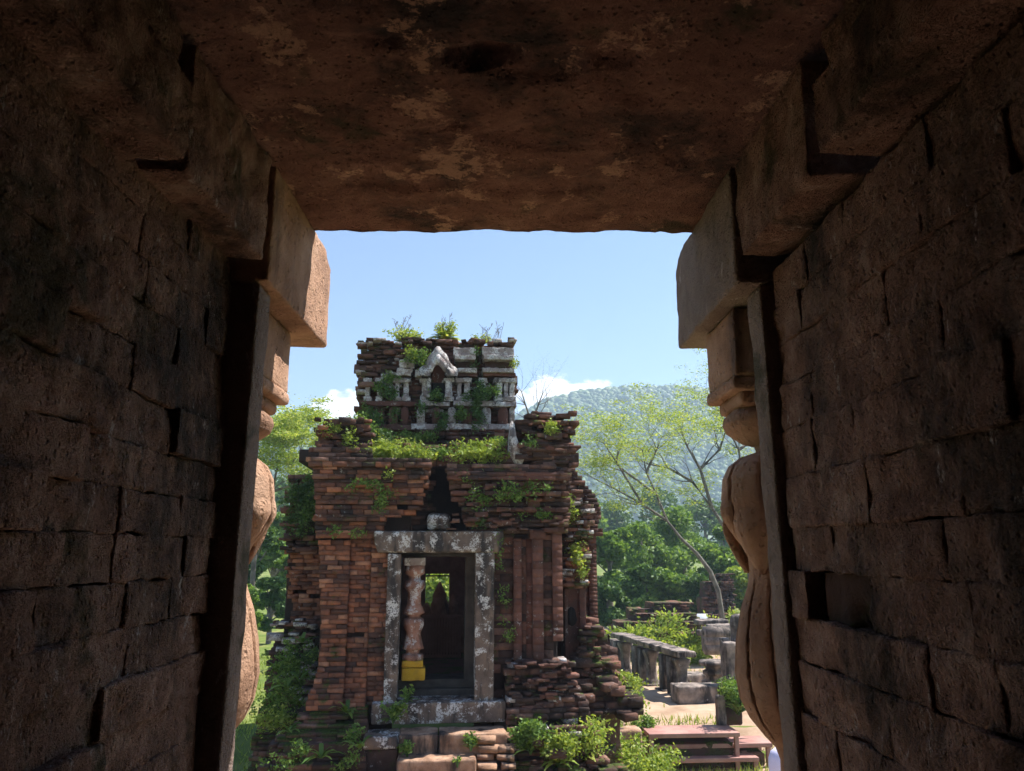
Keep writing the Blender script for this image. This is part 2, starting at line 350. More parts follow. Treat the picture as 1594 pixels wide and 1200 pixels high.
# ------------------------------------------------------------------ the doorway the picture is taken from
DW = empty('stone_doorway', (0, 1.2, 2.0), label='dark brick passage with stone door frame that the view is seen through', category='doorway')
def dw(name, me, mat, loc, rot=(0, 0, 0), parent=None, **kw):        # world position -> child of the doorway
    base = Vector((0, 1.2, 2.0)); par = parent or DW
    l = Vector(loc) - base - (Vector(parent.location) if parent else Vector())
    return link(name, me, mat, par, l, rot, **kw)
WX = .765; YE = 2.085
sk = 0
for sg in (-1, 1):
    core = dw('passage_wall', box_mesh(.9, 4.1, 3.6, cell=.5, r=.01, amp=0), M_CORE, (sg * (WX + .14 + .45), -.1, EZ - 1.0))
    z = EZ - 1.75
    row = 0
    while z < EZ + .76:
        h = rng.uniform(.09, .108) if sg < 0 else rng.uniform(.108, .132)
        h = min(h, EZ + .80 - z)
        if h < .05: break
        y = YE + rng.uniform(-.02, .02); first = True
        while y > -.5:
            L = rng.uniform(.2, .36) * (.55 if first and row % 2 else 1)
            if sg < 0 and y < 1.5: L *= 1.35
            cz = z + h / 2; cy = y - L / 2
            w = (cz - EZ); hole = sg > 0 and 1.60 < cy < 1.86 and -.17 < w < .0
            rng.random()
            if True:
                prot = (-.022 if hole else 0) + rng.uniform(-.005, .006) + (.022 if sg < 0 and y < 1.5 else 0) + (.014 if rng.random() < .05 else 0)
                sk += 1
                me = box_mesh(.22, L + .004, h + .0015, cell=.019 if y > .9 else .06, r=rng.uniform(.003, .008), amp=.0075, freq=18, seed=sk * 1.37, amp2=.05 if hole else rng.choice((.004, .006, .014)))
                dw('brick', me, M_BMOSS if hole else M_PASS, (sg * (WX + .11 - prot), cy, cz), (rng.uniform(-.008, .008), 0, rng.uniform(-.012, .012)), core)
            y -= L; first = False
        z += h; row += 1
    # corbel stones under the ceiling
    for (ya, yb, xin, zb, zt, tilt) in [(1.50, 2.03, .668, .785, 1.085, .012), (.93, 1.43, .638, .765, .945, -.01), (.75, 1.46, .685, .95, 1.085, .0), (.1, .90, .675, .79, 1.085, .0), (-.8, .08, .67, .78, 1.085, 0)]:
        if sg > 0: ya += .04; yb += .015 if yb > 2 else .0; zb += .02
        sk += 1
        me = box_mesh(.4, yb - ya, zt - zb, cell=.03 if yb > .9 else .08, r=.006, amp=.010, freq=14, seed=sk * 2.1, amp2=.012)
        dw('corbel_stone', me, M_PASS, (sg * (xin + .2), (ya + yb) / 2, EZ + (zb + zt) / 2), (tilt, 0, rng.uniform(-.01, .01)))
    # long bracket stone that carries the lintel, running out past it
    V, F = rough_box(.34, .74, .36, cell=.03, r=.012, amp=.005, freq=12, seed=5 + sg)
    for t in range(len(V)):                                       # rounded nose at the far top edge
        e = max(0, V[t, 1] - .27) / .1; g = max(0, V[t, 2] - .08) / .1
        if e > 0 and g > 0: V[t, 2] -= .055 * e * g
    dw('bracket_stone', mesh_np('bracket', V, F, True), M_SAND if sg < 0 else M_JAMB, (sg * (.662 + .17), 2.445, EZ + .74 + .18))
    # upright door jamb behind the colonnette
    dw('door_jamb', box_mesh(.28, .11, 2.5, cell=.05, r=.01, amp=.006, freq=10, seed=21 + sg), M_JAMB, (sg * ((.703 if sg < 0 else .742) + .14), 2.14, EZ - .51), (0, R(.6) * sg * -1, 0))
    # rebate at the back of the gap
    dw('rebate', box_mesh(.3, .16, 2.7, cell=.2, r=.005, amp=.004, freq=9, seed=31), M_CORE, (sg * (.80 + .15), 2.07, EZ - .6))
    # turned colonnette
    zc = lambda py: P(783, py, 2.45).z - EZ
    AX = .895 if sg < 0 else .868
    prof_px = [(1500, .15), (1290, .15), (1270, .11), (1245, .07), (1215, .045), (1185, .044), (1165, .056), (1148, .085), (1120, .125), (1090, .15), (1050, .160), (1000, .152), (950, .132), (915, .108), (890, .098), (866, .10), (848, .115), (828, .145), (805, .166), (775, .172), (745, .165), (725, .145), (712, .11), (703, .055), (694, .06), (688, .10), (672, .145), (660, .155), (650, .150), (640, .125), (632, .118)]
    prof = [(r_, zc(py)) for py, r_ in prof_px]
    fine = []
    for (r0, z0), (r1, z1) in zip(prof, prof[1:]):
        for q in range(4): fine.append((r0 + (r1 - r0) * q / 4, z0 + (z1 - z0) * q / 4))
    fine.append(prof[-1])
    zlo, zhi = zc(1150), zc(900)
    def flute(r_, z_, a):
        t = (z_ - zlo) / (zhi - zlo)
        if 0 < t < 1:
            w_ = abs(math.sin(a * 6 + 1.3 * t)); return r_ - .03 * math.sin(math.pi * t) ** .5 * max(0, 1 - w_ * 6.5) ** .6
        t = (z_ - zc(845)) / (zc(706) - zc(845))
        if 0 < t < 1: return r_ - .022 * math.sin(math.pi * t) ** .5 * max(0, 1 - abs(math.sin(a * 4.5 + .6 * t)) * 5) ** .6
        return r_
    CO = empty('colonnette'); CO.parent = DW; CO.location = Vector((sg * AX, 2.45, EZ)) - Vector((0, 1.2, 2.0))
    link('shaft', mesh_np('shaft', *revolve(fine, 168, flute), True), M_SAND, CO)
    zb_, zt_ = zc(622), .735
    cap = [rough_box(.31, .32, zt_ - zb_ - .05, cell=.04, r=.008, amp=.004, freq=14, seed=2)]
    cap[0] = move(cap[0], (0, 0, (zb_ + .05 + zt_) / 2)); cap.append(move(rough_box(.33, .31, .045, cell=.04, r=.014, amp=.004, freq=14, seed=4), (0, 0, zb_ + .028))); cap.append(move(rough_box(.27, .26, .05, cell=.04, r=.02, amp=.003, seed=4), (0, 0, zb_ - .012)))
    link('capital', mesh_np('capital', *join(cap), True), M_SAND, CO)
    for q in range(9):                                           # carved leaves folding down over the upper bulb
        a0 = 2 * math.pi * (q + .5) / 9; V = []; n = 14; tipz = zc(893 if q % 2 else 850)
        for i in range(n + 1):
            t = i / n; zz = zc(712) + (tipz - zc(712)) * t
            rr = .07 + .101 * math.sin(math.pi * min(1, t * 1.3 + .02) * .58) - .055 * max(0, (t - .62) / .38) ** 1.4
            wd = .060 * (1 - max(0, t - .55) / .45) ** .7 * (.75 + .5 * t) + .002
            for j in range(5):
                b = (j - 2) / 2; ro = rr + .010 * (1 - b * b) - .0; aa = a0 + b * wd / rr
                V.append((ro * math.cos(aa), ro * math.sin(aa), zz))
        nv = len(V); V += [(x * .80, y_ * .80, z_) for x, y_, z_ in V]
        F = []
        for i in range(n):
            for j in range(4):
                a, b, c_, d_ = i * 5 + j, i * 5 + j + 1, (i + 1) * 5 + j + 1, (i + 1) * 5 + j; F += [[a, d_, c_, b], [a + nv, b + nv, c_ + nv, d_ + nv]]
            for j in (0, 4):
                a, d_ = i * 5 + j, (i + 1) * 5 + j; F.append([a, d_, d_ + nv, a + nv] if j else [a, a + nv, d_ + nv, d_])
        link('carved_leaf', mesh_np('leaf', np.array(V), [np.array(F)], True), M_SAND, CO)
# the ceiling slab with flaked hollows on its underside
def ceil_f(x, y):
    d = .010 * mnoise.noise(Vector((x * 6, y * 6, 2))) + .005 * mnoise.noise(Vector((x * 17, y * 17, 5))) + .005 * mnoise.noise(Vector((x * 36, y * 36, 8)))
    for (cx, cy, rx, ry, dp) in [(-.05, 1.57, .10, .05, .035), (.06, 1.58, .16, .08, .018), (.26, 1.56, .07, .05, .012), (-.28, 1.50, .06, .03, .014), (.1, 2.2, .22, .07, .012), (.5, 2.0, .05, .06, .012), (-.32, 2.15, .2, .09, .012), (.2, 1.9, .3, .08, .008), (-.1, 1.85, .06, .03, .012), (.35, 2.4, .15, .04, .008), (-.45, 1.2, .15, .1, .014), (.4, 1.25, .2, .07, .012), (.33, 1.72, .04, .03, .012)]:
        n = .45 * mnoise.noise(Vector((x * 14, y * 14, cx))); q = ((x - cx) / rx) ** 2 + ((y - cy) / ry) ** 2 + n
        d += dp * (1 - sst(.55, 1.05, q))
    return EZ + 1.094 + d
xs = np.linspace(-1.25, 1.25, 130); ys = np.concatenate([np.linspace(-2.1, .9, 12)[:-1], np.linspace(.9, 2.54, 110)])
CV, CF = grid(xs, ys, ceil_f); CF = [CF[0][:, ::-1]]
edge = [i * len(ys) + len(ys) - 1 for i in range(len(xs))]; nb = len(CV)
for i in edge: CV[i, 1] += .006 * mnoise.noise(Vector((CV[i, 0] * 12, 0, 0))); 
top = CV[edge].copy(); top[:, 2] = EZ + 1.5
mid = CV[edge].copy(); mid[:, 2] += .02; mid[:, 1] += .012
CVa = np.concatenate([CV, mid, top]); E = np.array(edge); A = nb + np.arange(len(xs)); B = A + len(xs)
fr = np.concatenate([np.stack([E[:-1], E[1:], A[1:], A[:-1]], 1), np.stack([A[:-1], A[1:], B[1:], B[:-1]], 1)])
bk = np.array([[nb + len(xs), nb + 2 * len(xs) - 1, nb + 2 * len(xs), nb + 2 * len(xs) + 1]])
CVa = np.concatenate([CVa, [[1.25, -2.1, EZ + 1.5], [-1.25, -2.1, EZ + 1.5]]])
dw('ceiling_slab', mesh_np('ceiling', CVa, [CF[0], fr, bk[:, ::-1]], True), M_CEIL, (0, 0, 0))
dw('back_wall', box_mesh(3.0, .3, 4.0, cell=.5, r=.01, amp=0), M_PASS, (0, -2.0, EZ - .5))
dw('floor_slab', box_mesh(3.2, 5.0, .3, cell=.4, r=.02, amp=.01), M_STEP, (0, .3, EZ - 1.75))
dw('tower_mass', box_mesh(3.4, 4.5, 2.6, cell=.5, r=.05, amp=.02), M_BRICK, (0, .22, EZ + 1.36 + 1.5))
dw('bounce_landing', box_mesh(3.2, 2.2, .3, cell=.3, r=.03, amp=.02), M_PATH, (0, 3.9, EZ - 1.78))  # unseen pale slab added to bounce sunlight up into the passage
dw('foundation', box_mesh(4.2, 7.4, 1.66, cell=.4, r=.05, amp=.03), M_BDARK, (0, 1.2, .80))

# ------------------------------------------------------------------ brick pieces
def brick_variants(n=10, ch=1.0):
    out = []
    for v in range(n):
        r_ = random.Random(v); cx, cy, cz = .022 * ch, .04 * ch, .065 * ch
        V, F4, F3 = [], [], []; idx = {}
        for sx in (-1, 1):
            for sy in (-1, 1):
                for sz in (-1, 1):
                    j = [r_.uniform(-.035, .035) * ch, r_.uniform(-.05, .05) * ch, r_.uniform(-.085, .085) * ch]
                    for ax in range(3):
                        c3 = [cx, cy, cz]; c3[ax] = 0
                        idx[(sx, sy, sz, ax)] = len(V)
                        V.append([s * (.5 - c) + jj * (.6 if i != ax else 1) for i, (s, c, jj) in enumerate(zip((sx, sy, sz), c3, j))])
        for ax in range(3):
            b, c = (ax + 1) % 3, (ax + 2) % 3
            for s in (-1, 1):
                q = []
                for (p1, p2) in ((-1, -1), (1, -1), (1, 1), (-1, 1)):
                    k3 = [0, 0, 0]; k3[ax] = s; k3[b] = p1; k3[c] = p2; q.append(idx[(*k3, ax)])
                F4.append(q if s > 0 else q[::-1])
        for ax in range(3):
            b, c = (ax + 1) % 3, (ax + 2) % 3
            for s1 in (-1, 1):
                for s2 in (-1, 1):
                    def at(sa, which):
                        k3 = [0, 0, 0]; k3[ax] = sa; k3[b] = s1; k3[c] = s2; return idx[(*k3, which)]
                    q = [at(-1, b), at(1, b), at(1, c), at(-1, c)]; F4.append(q if s1 * s2 < 0 else q[::-1])
        for sx in (-1, 1):
            for sy in (-1, 1):
                for sz in (-1, 1):
                    q = [idx[(sx, sy, sz, a)] for a in range(3)]; F3.append(q if sx * sy * sz > 0 else q[::-1])
        out.append((np.array(V), np.array(F4), np.array(F3)))
    return out
BVAR = brick_variants() + brick_variants(6, .1)
class Bricks:
    def __init__(s, root): s.root = root; s.items = []; s.r = random.Random(99)
    def add(s, c, size, rz=0., mat=None, show=1.0, tilt=0.):
        s.items.append((c, size, rz, mat, show * size[0] * size[2], tilt))
    def panel(s, u0, u1, z0, z1, y, h=.063, L=.185, depth=.26, jit=.009, gap=.0015, miss=0., mat=None, rag=(0, 0), keep=None, axis='x', show=1.0, sink=.03):
        """courses between u0..u1 (numbers or functions of z) with the face at y (number or function of u,z); axis 'x' faces the camera side, '+' / '-' face the two flanks"""
        r = s.r; z = z0; row = 0
        while z < z1 - .02:
            hh = min(h * r.uniform(.86, 1.16), z1 - z)
            if hh < .03: break
            zc_ = z + hh / 2; a = (u0(zc_) if callable(u0) else u0) - r.uniform(-rag[0], rag[0]) ; b = (u1(zc_) if callable(u1) else u1) + r.uniform(-rag[1], rag[1])
            u = a; first = True
            while u < b - .015:
                ll = L * r.uniform(.72, 1.3) * (.5 if first and row % 2 else 1); 
                if b - (u + ll) < L * .3: ll = b - u
                uc = u + ll / 2
                if (keep is None or keep(uc, zc_)) and r.random() >= miss:
                    yy = (y(uc, zc_) if callable(y) else y) + r.uniform(-jit, jit) + (sink if r.random() < .05 else 0)
                    sz_ = (max(.02, ll - gap), depth, max(.02, hh - gap * .9)); rz = r.uniform(-.02, .02) * min(1, jit / .01)
                    m = mat(uc, zc_) if callable(mat) else mat
                    if axis == 'x': s.add((uc, yy + depth / 2, zc_), sz_, rz, m, show, r.uniform(-.012, .012))
                    elif axis == '+': s.add((yy - depth / 2, uc, zc_), sz_, math.pi / 2 + rz, m, show * .2)
                    else: s.add((-yy + depth / 2, uc, zc_) if False else (yy + depth / 2, uc, zc_), sz_, math.pi / 2 + rz, m, show * .2)
                u += ll; first = False
            z += hh; row += 1
    def build(s, n=300, name='brick'):
        order = sorted(range(len(s.items)), key=lambda i: -s.items[i][4]); solo = set(order[:n]) ; cache = {}; merged = {}
        for i, (c, sz, rz, m, _, tl) in enumerate(s.items):
            v = 10 + i % 6 if m.name == 'smooth_red_brick' else i % 10
            if i in solo:
                if (v, m.name) not in cache:
                    V, F4, F3 = BVAR[v]; me = mesh_np('brick', V, [F4, F3]); me.materials.append(m); cache[(v, m.name)] = me
                link(name, cache[(v, m.name)], None, s.root, c, (0, tl, rz), sz)
            else:
                V, F4, F3 = BVAR[v]; merged.setdefault(m.name, (m, []))[1].append(move((V * np.array(sz), [F4, F3]), c, rz, 0, tl))
        for m, ps in merged.values():
            V, F = join(ps); link('brickwork', mesh_np('brickwork', V, F), m, s.root, kind='stuff')

# ------------------------------------------------------------------ the temple
TY, TR = 11.0, R(5.0)
TX = P(685, 900, TY).x
T = empty('brick_temple', (TX, TY, 0), TR, label='ruined red brick temple with weeds on its roof, straight ahead', category='temple')
cT, sT = math.cos(TR), math.sin(TR)
def TP(px, py, yl=0.0):
    """sight line meets the temple's own plane y' = yl -> (x', z)"""
    d = ray(px, py); # (t d - O) . n = yl , n = (-sT, cT)
    t = (yl + (-TX * sT + TY * cT)) / (-d.x * sT + d.y * cT)
    x, y, z = t * d.x - TX, t * d.y - TY, EZ + t * d.z
    return x * cT + y * sT, z
def tx(px, py, yl=0.0): return TP(px, py, yl)[0]
def tz(py, yl=0.0): return TP(685, py, yl)[1]
def poly(pts, yl=0.0):
    """piecewise outline px(py) -> x'(z) at plane yl"""
    q = sorted([(TP(px, py, yl)[1], TP(px, py, yl)[0]) for px, py in pts])
    zs = [a for a, _ in q]; xs_ = [b for _, b in q]
    return lambda z: float(np.interp(z, zs, xs_))
def tbox(name, x0, x1, y0, y1, z0, z1, mat, parent=None, cell=.06, r=.012, amp=.006, freq=8, seed=0, amp2=0., rot=(0, 0, 0), **kw):
    return link(name, box_mesh(x1 - x0, y1 - y0, z1 - z0, cell=cell, r=r, amp=amp, freq=freq, seed=seed, amp2=amp2), mat, parent or T, ((x0 + x1) / 2, (y0 + y1) / 2, (z0 + z1) / 2), rot, **kw)
B = Bricks(T)
Z = {p: tz(p) for p in (700, 712, 730, 800, 826, 830, 860, 1030, 1085, 1090, 1098, 1128, 1140)}
# -- left half of the front, coursed brick
Lc = poly([(484, 700), (484, 722), (490, 728), (491, 800), (488, 812), (490, 826), (497, 845), (500, 1000), (493, 1050), (478, 1100)])
M_L = M_BRICK
B.panel(Lc, tx(541, 950), Z[1098], tz(838), lambda u, z: -.02 - max(0, (Z[1030] - z)) * .35, mat=M_L, rag=(.012, 0), miss=.004)
B.panel(tx(541, 950), tx(575, 950, .05), Z[1098], tz(838), lambda u, z: .05 - max(0, (Z[1030] - z)) * .3, mat=M_L, miss=.006)
B.panel(tx(575, 950), tx(606, 950), Z[1098], tz(838), .0, mat=M_L, L=.2)
for i, (za, zb, yy) in enumerate([(838, 826, -.09), (826, 812, -.03), (812, 802, -.12), (802, 786, -.05), (786, 768, -.08), (768, 748, -.12), (748, 730, -.16), (730, 716, -.22), (716, 700, -.17)]):
    Rr = poly([(674, 700), (672, 732), (660, 771), (648, 801), (600, 806), (598, 845)])
    if za == 716: Rr = tx(580, 708)
    B.panel(lambda z, d=yy: Lc(z) + (d + .1) * .25, Rr, tz(za), tz(zb), yy, mat=lambda u, z, i=i: M_BDARK if B.r.random() < .15 + .07 * i else M_L, rag=(.012, .03), miss=.015, jit=.013)
# recessed brick behind the collapsed arch
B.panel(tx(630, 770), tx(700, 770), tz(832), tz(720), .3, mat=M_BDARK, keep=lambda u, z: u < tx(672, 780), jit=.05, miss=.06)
# -- right half: sooty, with projecting courses above and smooth pilasters below
Rl = poly([(694, 700), (695, 732), (698, 759), (709, 777), (718, 795), (728, 830)])
Re = poly([(893, 700), (890, 742), (886, 770), (884, 800), (880, 830)])
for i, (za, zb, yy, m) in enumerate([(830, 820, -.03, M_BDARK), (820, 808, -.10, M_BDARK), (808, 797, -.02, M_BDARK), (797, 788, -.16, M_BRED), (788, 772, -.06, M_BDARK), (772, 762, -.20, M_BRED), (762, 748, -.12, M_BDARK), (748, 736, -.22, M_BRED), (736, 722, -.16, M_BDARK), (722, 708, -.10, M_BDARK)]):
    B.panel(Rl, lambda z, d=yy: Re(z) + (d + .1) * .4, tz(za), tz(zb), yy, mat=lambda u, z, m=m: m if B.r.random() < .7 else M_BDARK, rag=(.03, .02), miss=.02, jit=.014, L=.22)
def pil(p0, p1, a, b, y, m=M_BRED, **k):
    B.panel(tx(p0, 930, y), tx(p1, 930, y), tz(b, y), tz(a, y), y, mat=m, jit=.002, gap=-.001, L=.34, h=.1, sink=.004, **k)
pil(762, 800, 830, 1090, .10, M_BDARK, miss=.02)
pil(800, 812, 838, 1030, .02); pil(812, 819, 838, 1030, .06, M_BDARK); pil(819, 830, 838, 1030, .09)
pil(830, 846, 826, 1028, -.04); pil(846, 861, 832, 1028, .03, M_BDARK); pil(861, 876, 820, 1000, -.04)
pil(826, 850, 822, 838, -.08); pil(857, 880, 812, 828, -.09)
for (pa, pb, za, zb, yy) in [(790, 884, 1042, 1028, -.02), (784, 890, 1052, 1042, -.10), (788, 884, 1066, 1052, -.04), (786, 896, 1084, 1066, -.10), (786, 905, 1100, 1084, -.2), (786, 912, 1125, 1100, -.26), (786, 918, 1160, 1125, -.4)]:
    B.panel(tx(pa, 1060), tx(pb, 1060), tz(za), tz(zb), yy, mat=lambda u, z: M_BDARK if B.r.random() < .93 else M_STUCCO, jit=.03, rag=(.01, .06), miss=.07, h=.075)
# -- base under the left half, spreading out as it goes down
for i, (za, zb, yy, pl) in enumerate([(1110, 1098, -.14, 474), (1124, 1110, -.22, 466), (1138, 1124, -.3, 452), (1152, 1138, -.42, 438), (1168, 1152, -.52, 428), (1184, 1168, -.6, 418), (1204, 1184, -.7, 408), (1230, 1204, -.8, 400), (1330, 1230, -.95, 385)]):
    B.panel(tx(pl, 1120, yy), tx(572, 1120, yy), tz(za, yy), tz(zb, yy), yy, mat=M_BMOSS, jit=.03, rag=(.08, 0), miss=.05, L=.26)
for i in range(5):
    yy = -.3 - .12 * i; B.panel(tx(800, 1180, yy), tx(925 + 12 * i, 1180, yy), .1, tz(1160 + 14 * i, yy), yy, mat=M_BMOSS, jit=.05, rag=(.02, .15), miss=.18)
# -- wall cores that stop the light
def core(x0, x1, y0, y1, z0, z1): tbox('wall_core', x0, x1, y0, y1, z0, z1, M_CORE, cell=.5, r=.02, amp=0)
dl, dr = tx(606, 950), tx(762, 950)
core(-1.62, dl, .16, 1.9, 0, tz(832)); core(dr, 1.66, .2, 1.9, 0, tz(832))
core(-1.72, tx(640, 780), .2, 1.9, tz(832), tz(712)); core(tx(735, 780), 1.75, .2, 1.9, tz(832), tz(720))
core(tx(640, 780) - .1, tx(735, 780) + .1, .75, 1.9, tz(858), tz(704)); core(dl - .05, dr + .05, .3, 1.9, tz(850), tz(832))
# -- corner stubs above the cornice
B.panel(poly([(488, 706), (492, 685), (496, 670), (500, 658), (507, 650)]), poly([(578, 706), (577, 690), (572, 676), (566, 664), (556, 652)]), tz(702), tz(655), -.02, mat=M_BDARK, rag=(.03, .04), jit=.03, miss=.03)
B.panel(poly([(488, 706), (500, 664)]), poly([(574, 706), (560, 664)]), tz(702), tz(662), .3, mat=M_BDARK, rag=(.05, .05), jit=.04, miss=.06, depth=.4)
tbox('stub_core', tx(496, 690), tx(566, 690), .1, .62, tz(712), tz(664), M_CORE, cell=.4, amp=.01)
for (za, zb, a, b, yy) in [(716, 704, 808, 886, -.1), (704, 692, 806, 898, -.16), (692, 680, 812, 893, -.02), (680, 668, 806, 888, .02), (668, 660, 802, 890, -.06), (660, 650, 806, 896, -.1), (650, 642, 826, 880, .0), (642, 637, 832, 862, .05)]:
    B.panel(tx(a, 680), tx(b, 680), tz(za), tz(zb), yy, mat=M_BDARK, rag=(.06, .04), jit=.02, miss=.03, depth=.5, L=.26)
tbox('stub_core', tx(814, 690), tx(880, 690), .12, .7, tz(722), tz(655), M_CORE, cell=.4, amp=.01)
# -- porch roof sloping back up to the upper storey
for i in range(9):
    yl = .05 + .13 * i; z0 = tz(714 - 1.0 * i, yl); B.panel(tx(572, 700, yl), tx(812, 700, yl), z0 - .1, z0 + .05 * B.r.uniform(.4, 1.4), yl, mat=M_BDARK, jit=.04, miss=.22, h=.1, show=.5)
tbox('roof_rubble', tx(560, 700), tx(830, 700), .2, 1.6, tz(722), tz(704, .6), M_CORE, cell=.08, amp=.05, freq=5)
x0, z0 = TP(800, 690, .0)
PV, PF = extrude_poly([(TP(a, b, -.05)) for a, b in [(796, 656), (800, 660), (803, 680), (810, 700), (816, 712), (812, 724), (800, 722), (794, 712), (791, 700), (793, 675)]], -.12, .12)
link('broken_antefix', mesh_np('antefix', PV, PF), M_STUCCO, T)
# -- wider body behind the porch
YB = 1.55
lb = poly([(452, 760), (447, 790), (443, 830), (446, 860), (452, 960), (432, 970), (424, 1010), (415, 1090), (395, 1200)], YB)
B.panel(lb, tx(506, 900, YB), .0, tz(770, YB), lambda u, z: YB - max(0, tz(1000, YB) - z) * .35, mat=lambda u, z: M_BMOSS if z > tz(850, YB) or z < tz(960, YB) else M_BRICK, rag=(.05, 0), jit=.03, miss=.05)
B.panel(tx(455, 760, YB + .3), tx(510, 760, YB + .3), tz(776, YB), tz(738, YB), YB + .2, mat=M_BMOSS, rag=(.12, 0), jit=.05, miss=.08)
core(-2.38, -1.5, YB + .15, 6.2, 0, tz(775, YB)); core(1.5, 2.38, YB + .15, 6.2, 0, tz(812, YB))
rb = poly([(884, 716), (900, 736), (912, 752), (926, 770), (935, 790), (936, 806), (930, 822)], YB)
B.panel(tx(868, 780, YB), rb, tz(822, YB), tz(712, YB), YB, mat=M_BDARK, rag=(0, .012), jit=.01, h=.07, L=.2)
B.panel(tx(868, 830, YB), tx(937, 828, YB), tz(834, YB), tz(822, YB), YB - .08, mat=M_BRED, jit=.004)
B.panel(tx(868, 900, YB), tx(917, 900, YB), tz(960, YB), tz(834, YB), YB + .05, mat=M_BRED, jit=.002, gap=-.001)
B.panel(tx(917, 900, YB), tx(929, 900, YB), tz(965, YB), tz(834, YB), YB - .02, mat=M_BRED, jit=.002, gap=-.001)
tbox('gable_core', tx(870, 780, YB), tx(922, 790, YB), YB + .1, 4.5, tz(825, YB), tz(765, YB), M_CORE, cell=.4, amp=.0)
tbox('gable_core', tx(870, 780, YB), tx(898, 790, YB), YB + .12, 4.5, tz(780, YB), tz(735, YB), M_CORE, cell=.4, amp=.0)
# projecting false door seen from its edge, sunlit, with broken tiers above
YS = .75
for (za, zb, a, b, yy) in [(790, 780, 878, 890, .7), (800, 790, 876, 898, .62), (812, 800, 878, 906, .6), (824, 812, 878, 912, .58), (840, 824, 880, 915, .56), (852, 840, 878, 910, .6), (866, 852, 880, 914, .58), (880, 866, 876, 912, .56), (892, 880, 878, 908, .6), (905, 892, 876, 902, .6), (916, 905, 876, 909, .5)]:
    B.panel(tx(a, 850, YS), tx(b, 850, YS), tz(za, YS), tz(zb, YS), yy, mat=lambda u, z: M_BRICK if B.r.random() < .45 else M_BMOSS, rag=(0, .05), jit=.04, miss=.05, depth=.7, h=.07, L=.16)
FD = tbox('false_door', tx(876, 980, YS), tx(907, 980, YS), .62, 2.0, tz(1050, YS), tz(915, YS), M_BRED, cell=.05, r=.01, amp=.01, freq=9, seed=7)
tbox('pilaster_strip', tx(899, 980, YS), tx(909, 980, YS), .56, .70, tz(1050, YS), tz(915, YS), M_BRED, cell=.04, amp=.006, seed=2)
tbox('pilaster_strip', tx(876, 980, YS), tx(881, 980, YS), .56, .70, tz(1050, YS), tz(915, YS), M_BRED, cell=.04, amp=.006, seed=5)
NV, NF = extrude_poly([(tx(890, 965, .6) + .085 * math.sin(a) * (1 if math.cos(a) < 0 else .8), tz(962, .6) + .13 * math.cos(a) * (1.1 if math.cos(a) > 0 else 1)) for a in np.linspace(0, 2 * math.pi, 18)[:-1]], .605, .64)
k = NM('hollow_shade'); M_HOLLOW_SHADE = k.done((.012, .010, .010), .95)  # near-black colour stands in for the shade inside the niches
link('niche_shade', mesh_np('niche_shade', NV, NF), M_HOLLOW_SHADE, T)  # thin solid plate, its recess shade is only painted
# crumbling corner stones stepping down to the right
for q in range(46):
    t = q / 45; py = 968 + 142 * t + rng.uniform(-6, 6); px = rng.uniform(905, 925 + 78 * t ** 1.1); yl = 1.0 - .9 * t + rng.uniform(-.2, .2)
    x0, z0 = TP(px, py, yl); s_ = rng.uniform(.07, .14)
    B.add((x0, yl + .1, z0), (s_ * 2.1, .35, s_), rng.uniform(-.3, .3), M_STUCCO if rng.random() < .04 else M_BDARK, .6, rng.uniform(-.08, .08))
for i in range(13):
    py = 975 + 11 * i; yl = 1.3 - .1 * i
    B.panel(tx(895, py, yl), tx(928 + 6.2 * i, py, yl), tz(py + 12, yl), tz(py, yl), yl, mat=lambda u, z: M_BDARK if B.r.random() < .75 else M_BMOSS, jit=.05, rag=(0, .07), miss=.08, depth=.5)
tbox('base_rubble', 1.5, tx(940, 1000, 1.4), .9, 5.5, 0, tz(985, 1.4), M_BDARK, cell=.2, amp=.05, freq=3)
tbox('base_rubble', 1.2, tx(950, 1060, .9), .35, 5.5, 0, tz(1050, .9), M_BDARK, cell=.2, amp=.05, freq=3, seed=3)
tbox('base_rubble', tx(440, 1100, .8), -1.4, .5, 5.5, 0, tz(1100, .8), M_BMOSS, cell=.2, amp=.05, freq=3, seed=5)
tbox('base_rubble', -1.9, tx(575, 1150, -.2), -.55, .4, 0, tz(1150, -.4), M_BMOSS, cell=.2, amp=.03, freq=3, seed=6)
tbox('base_rubble', tx(800, 1150, -.2), 2.0, -.2, .4, 0, tz(1150, -.2), M_BMOSS, cell=.2, amp=.03, freq=3, seed=6)
# -- upper storey
YU = 1.3
def ub(p0, p1, q0, q1, y0, mat, name, y1=None, **k):
    (x0, zb), (x1, zt) = TP(p0, q1, y0), TP(p1, q0, y0); kw = dict(cell=.035, r=.008, amp=.012, freq=20, amp2=.02); kw.update(k)
    return tbox(name, min(x0, x1), max(x0, x1), y0, y1 or YU + .35, zb, zt, mat, seed=p0 * .13 + q0, **kw)
tbox('storey_core', tx(570, 620, YU), tx(790, 620, YU), YU + .25, YU + .7, tz(700, YU), tz(545, YU), M_CORE, cell=.3, amp=.0)
for s_ in (tx(570, 620, YU), tx(790, 620, YU) - .35): tbox('storey_core', s_, s_ + .35, YU + .71, YU + 3.2, tz(725, YU), tz(545, YU), M_CORE, cell=.3, amp=.0)
tbox('storey_core', tx(570, 620, YU) + .36, tx(790, 620, YU) - .36, YU + 2.9, YU + 3.19, tz(725, YU), tz(548, YU), M_CORE, cell=.3, amp=.0)
ul = poly([(545, 690), (548, 655), (552, 640), (557, 622), (556, 595), (555, 567), (562, 556), (564, 545), (570, 537)], YU)
ur = poly([(803, 690), (800, 655), (804, 630), (800, 620), (806, 600), (805, 578), (800, 562), (799, 545), (796, 538)], YU)
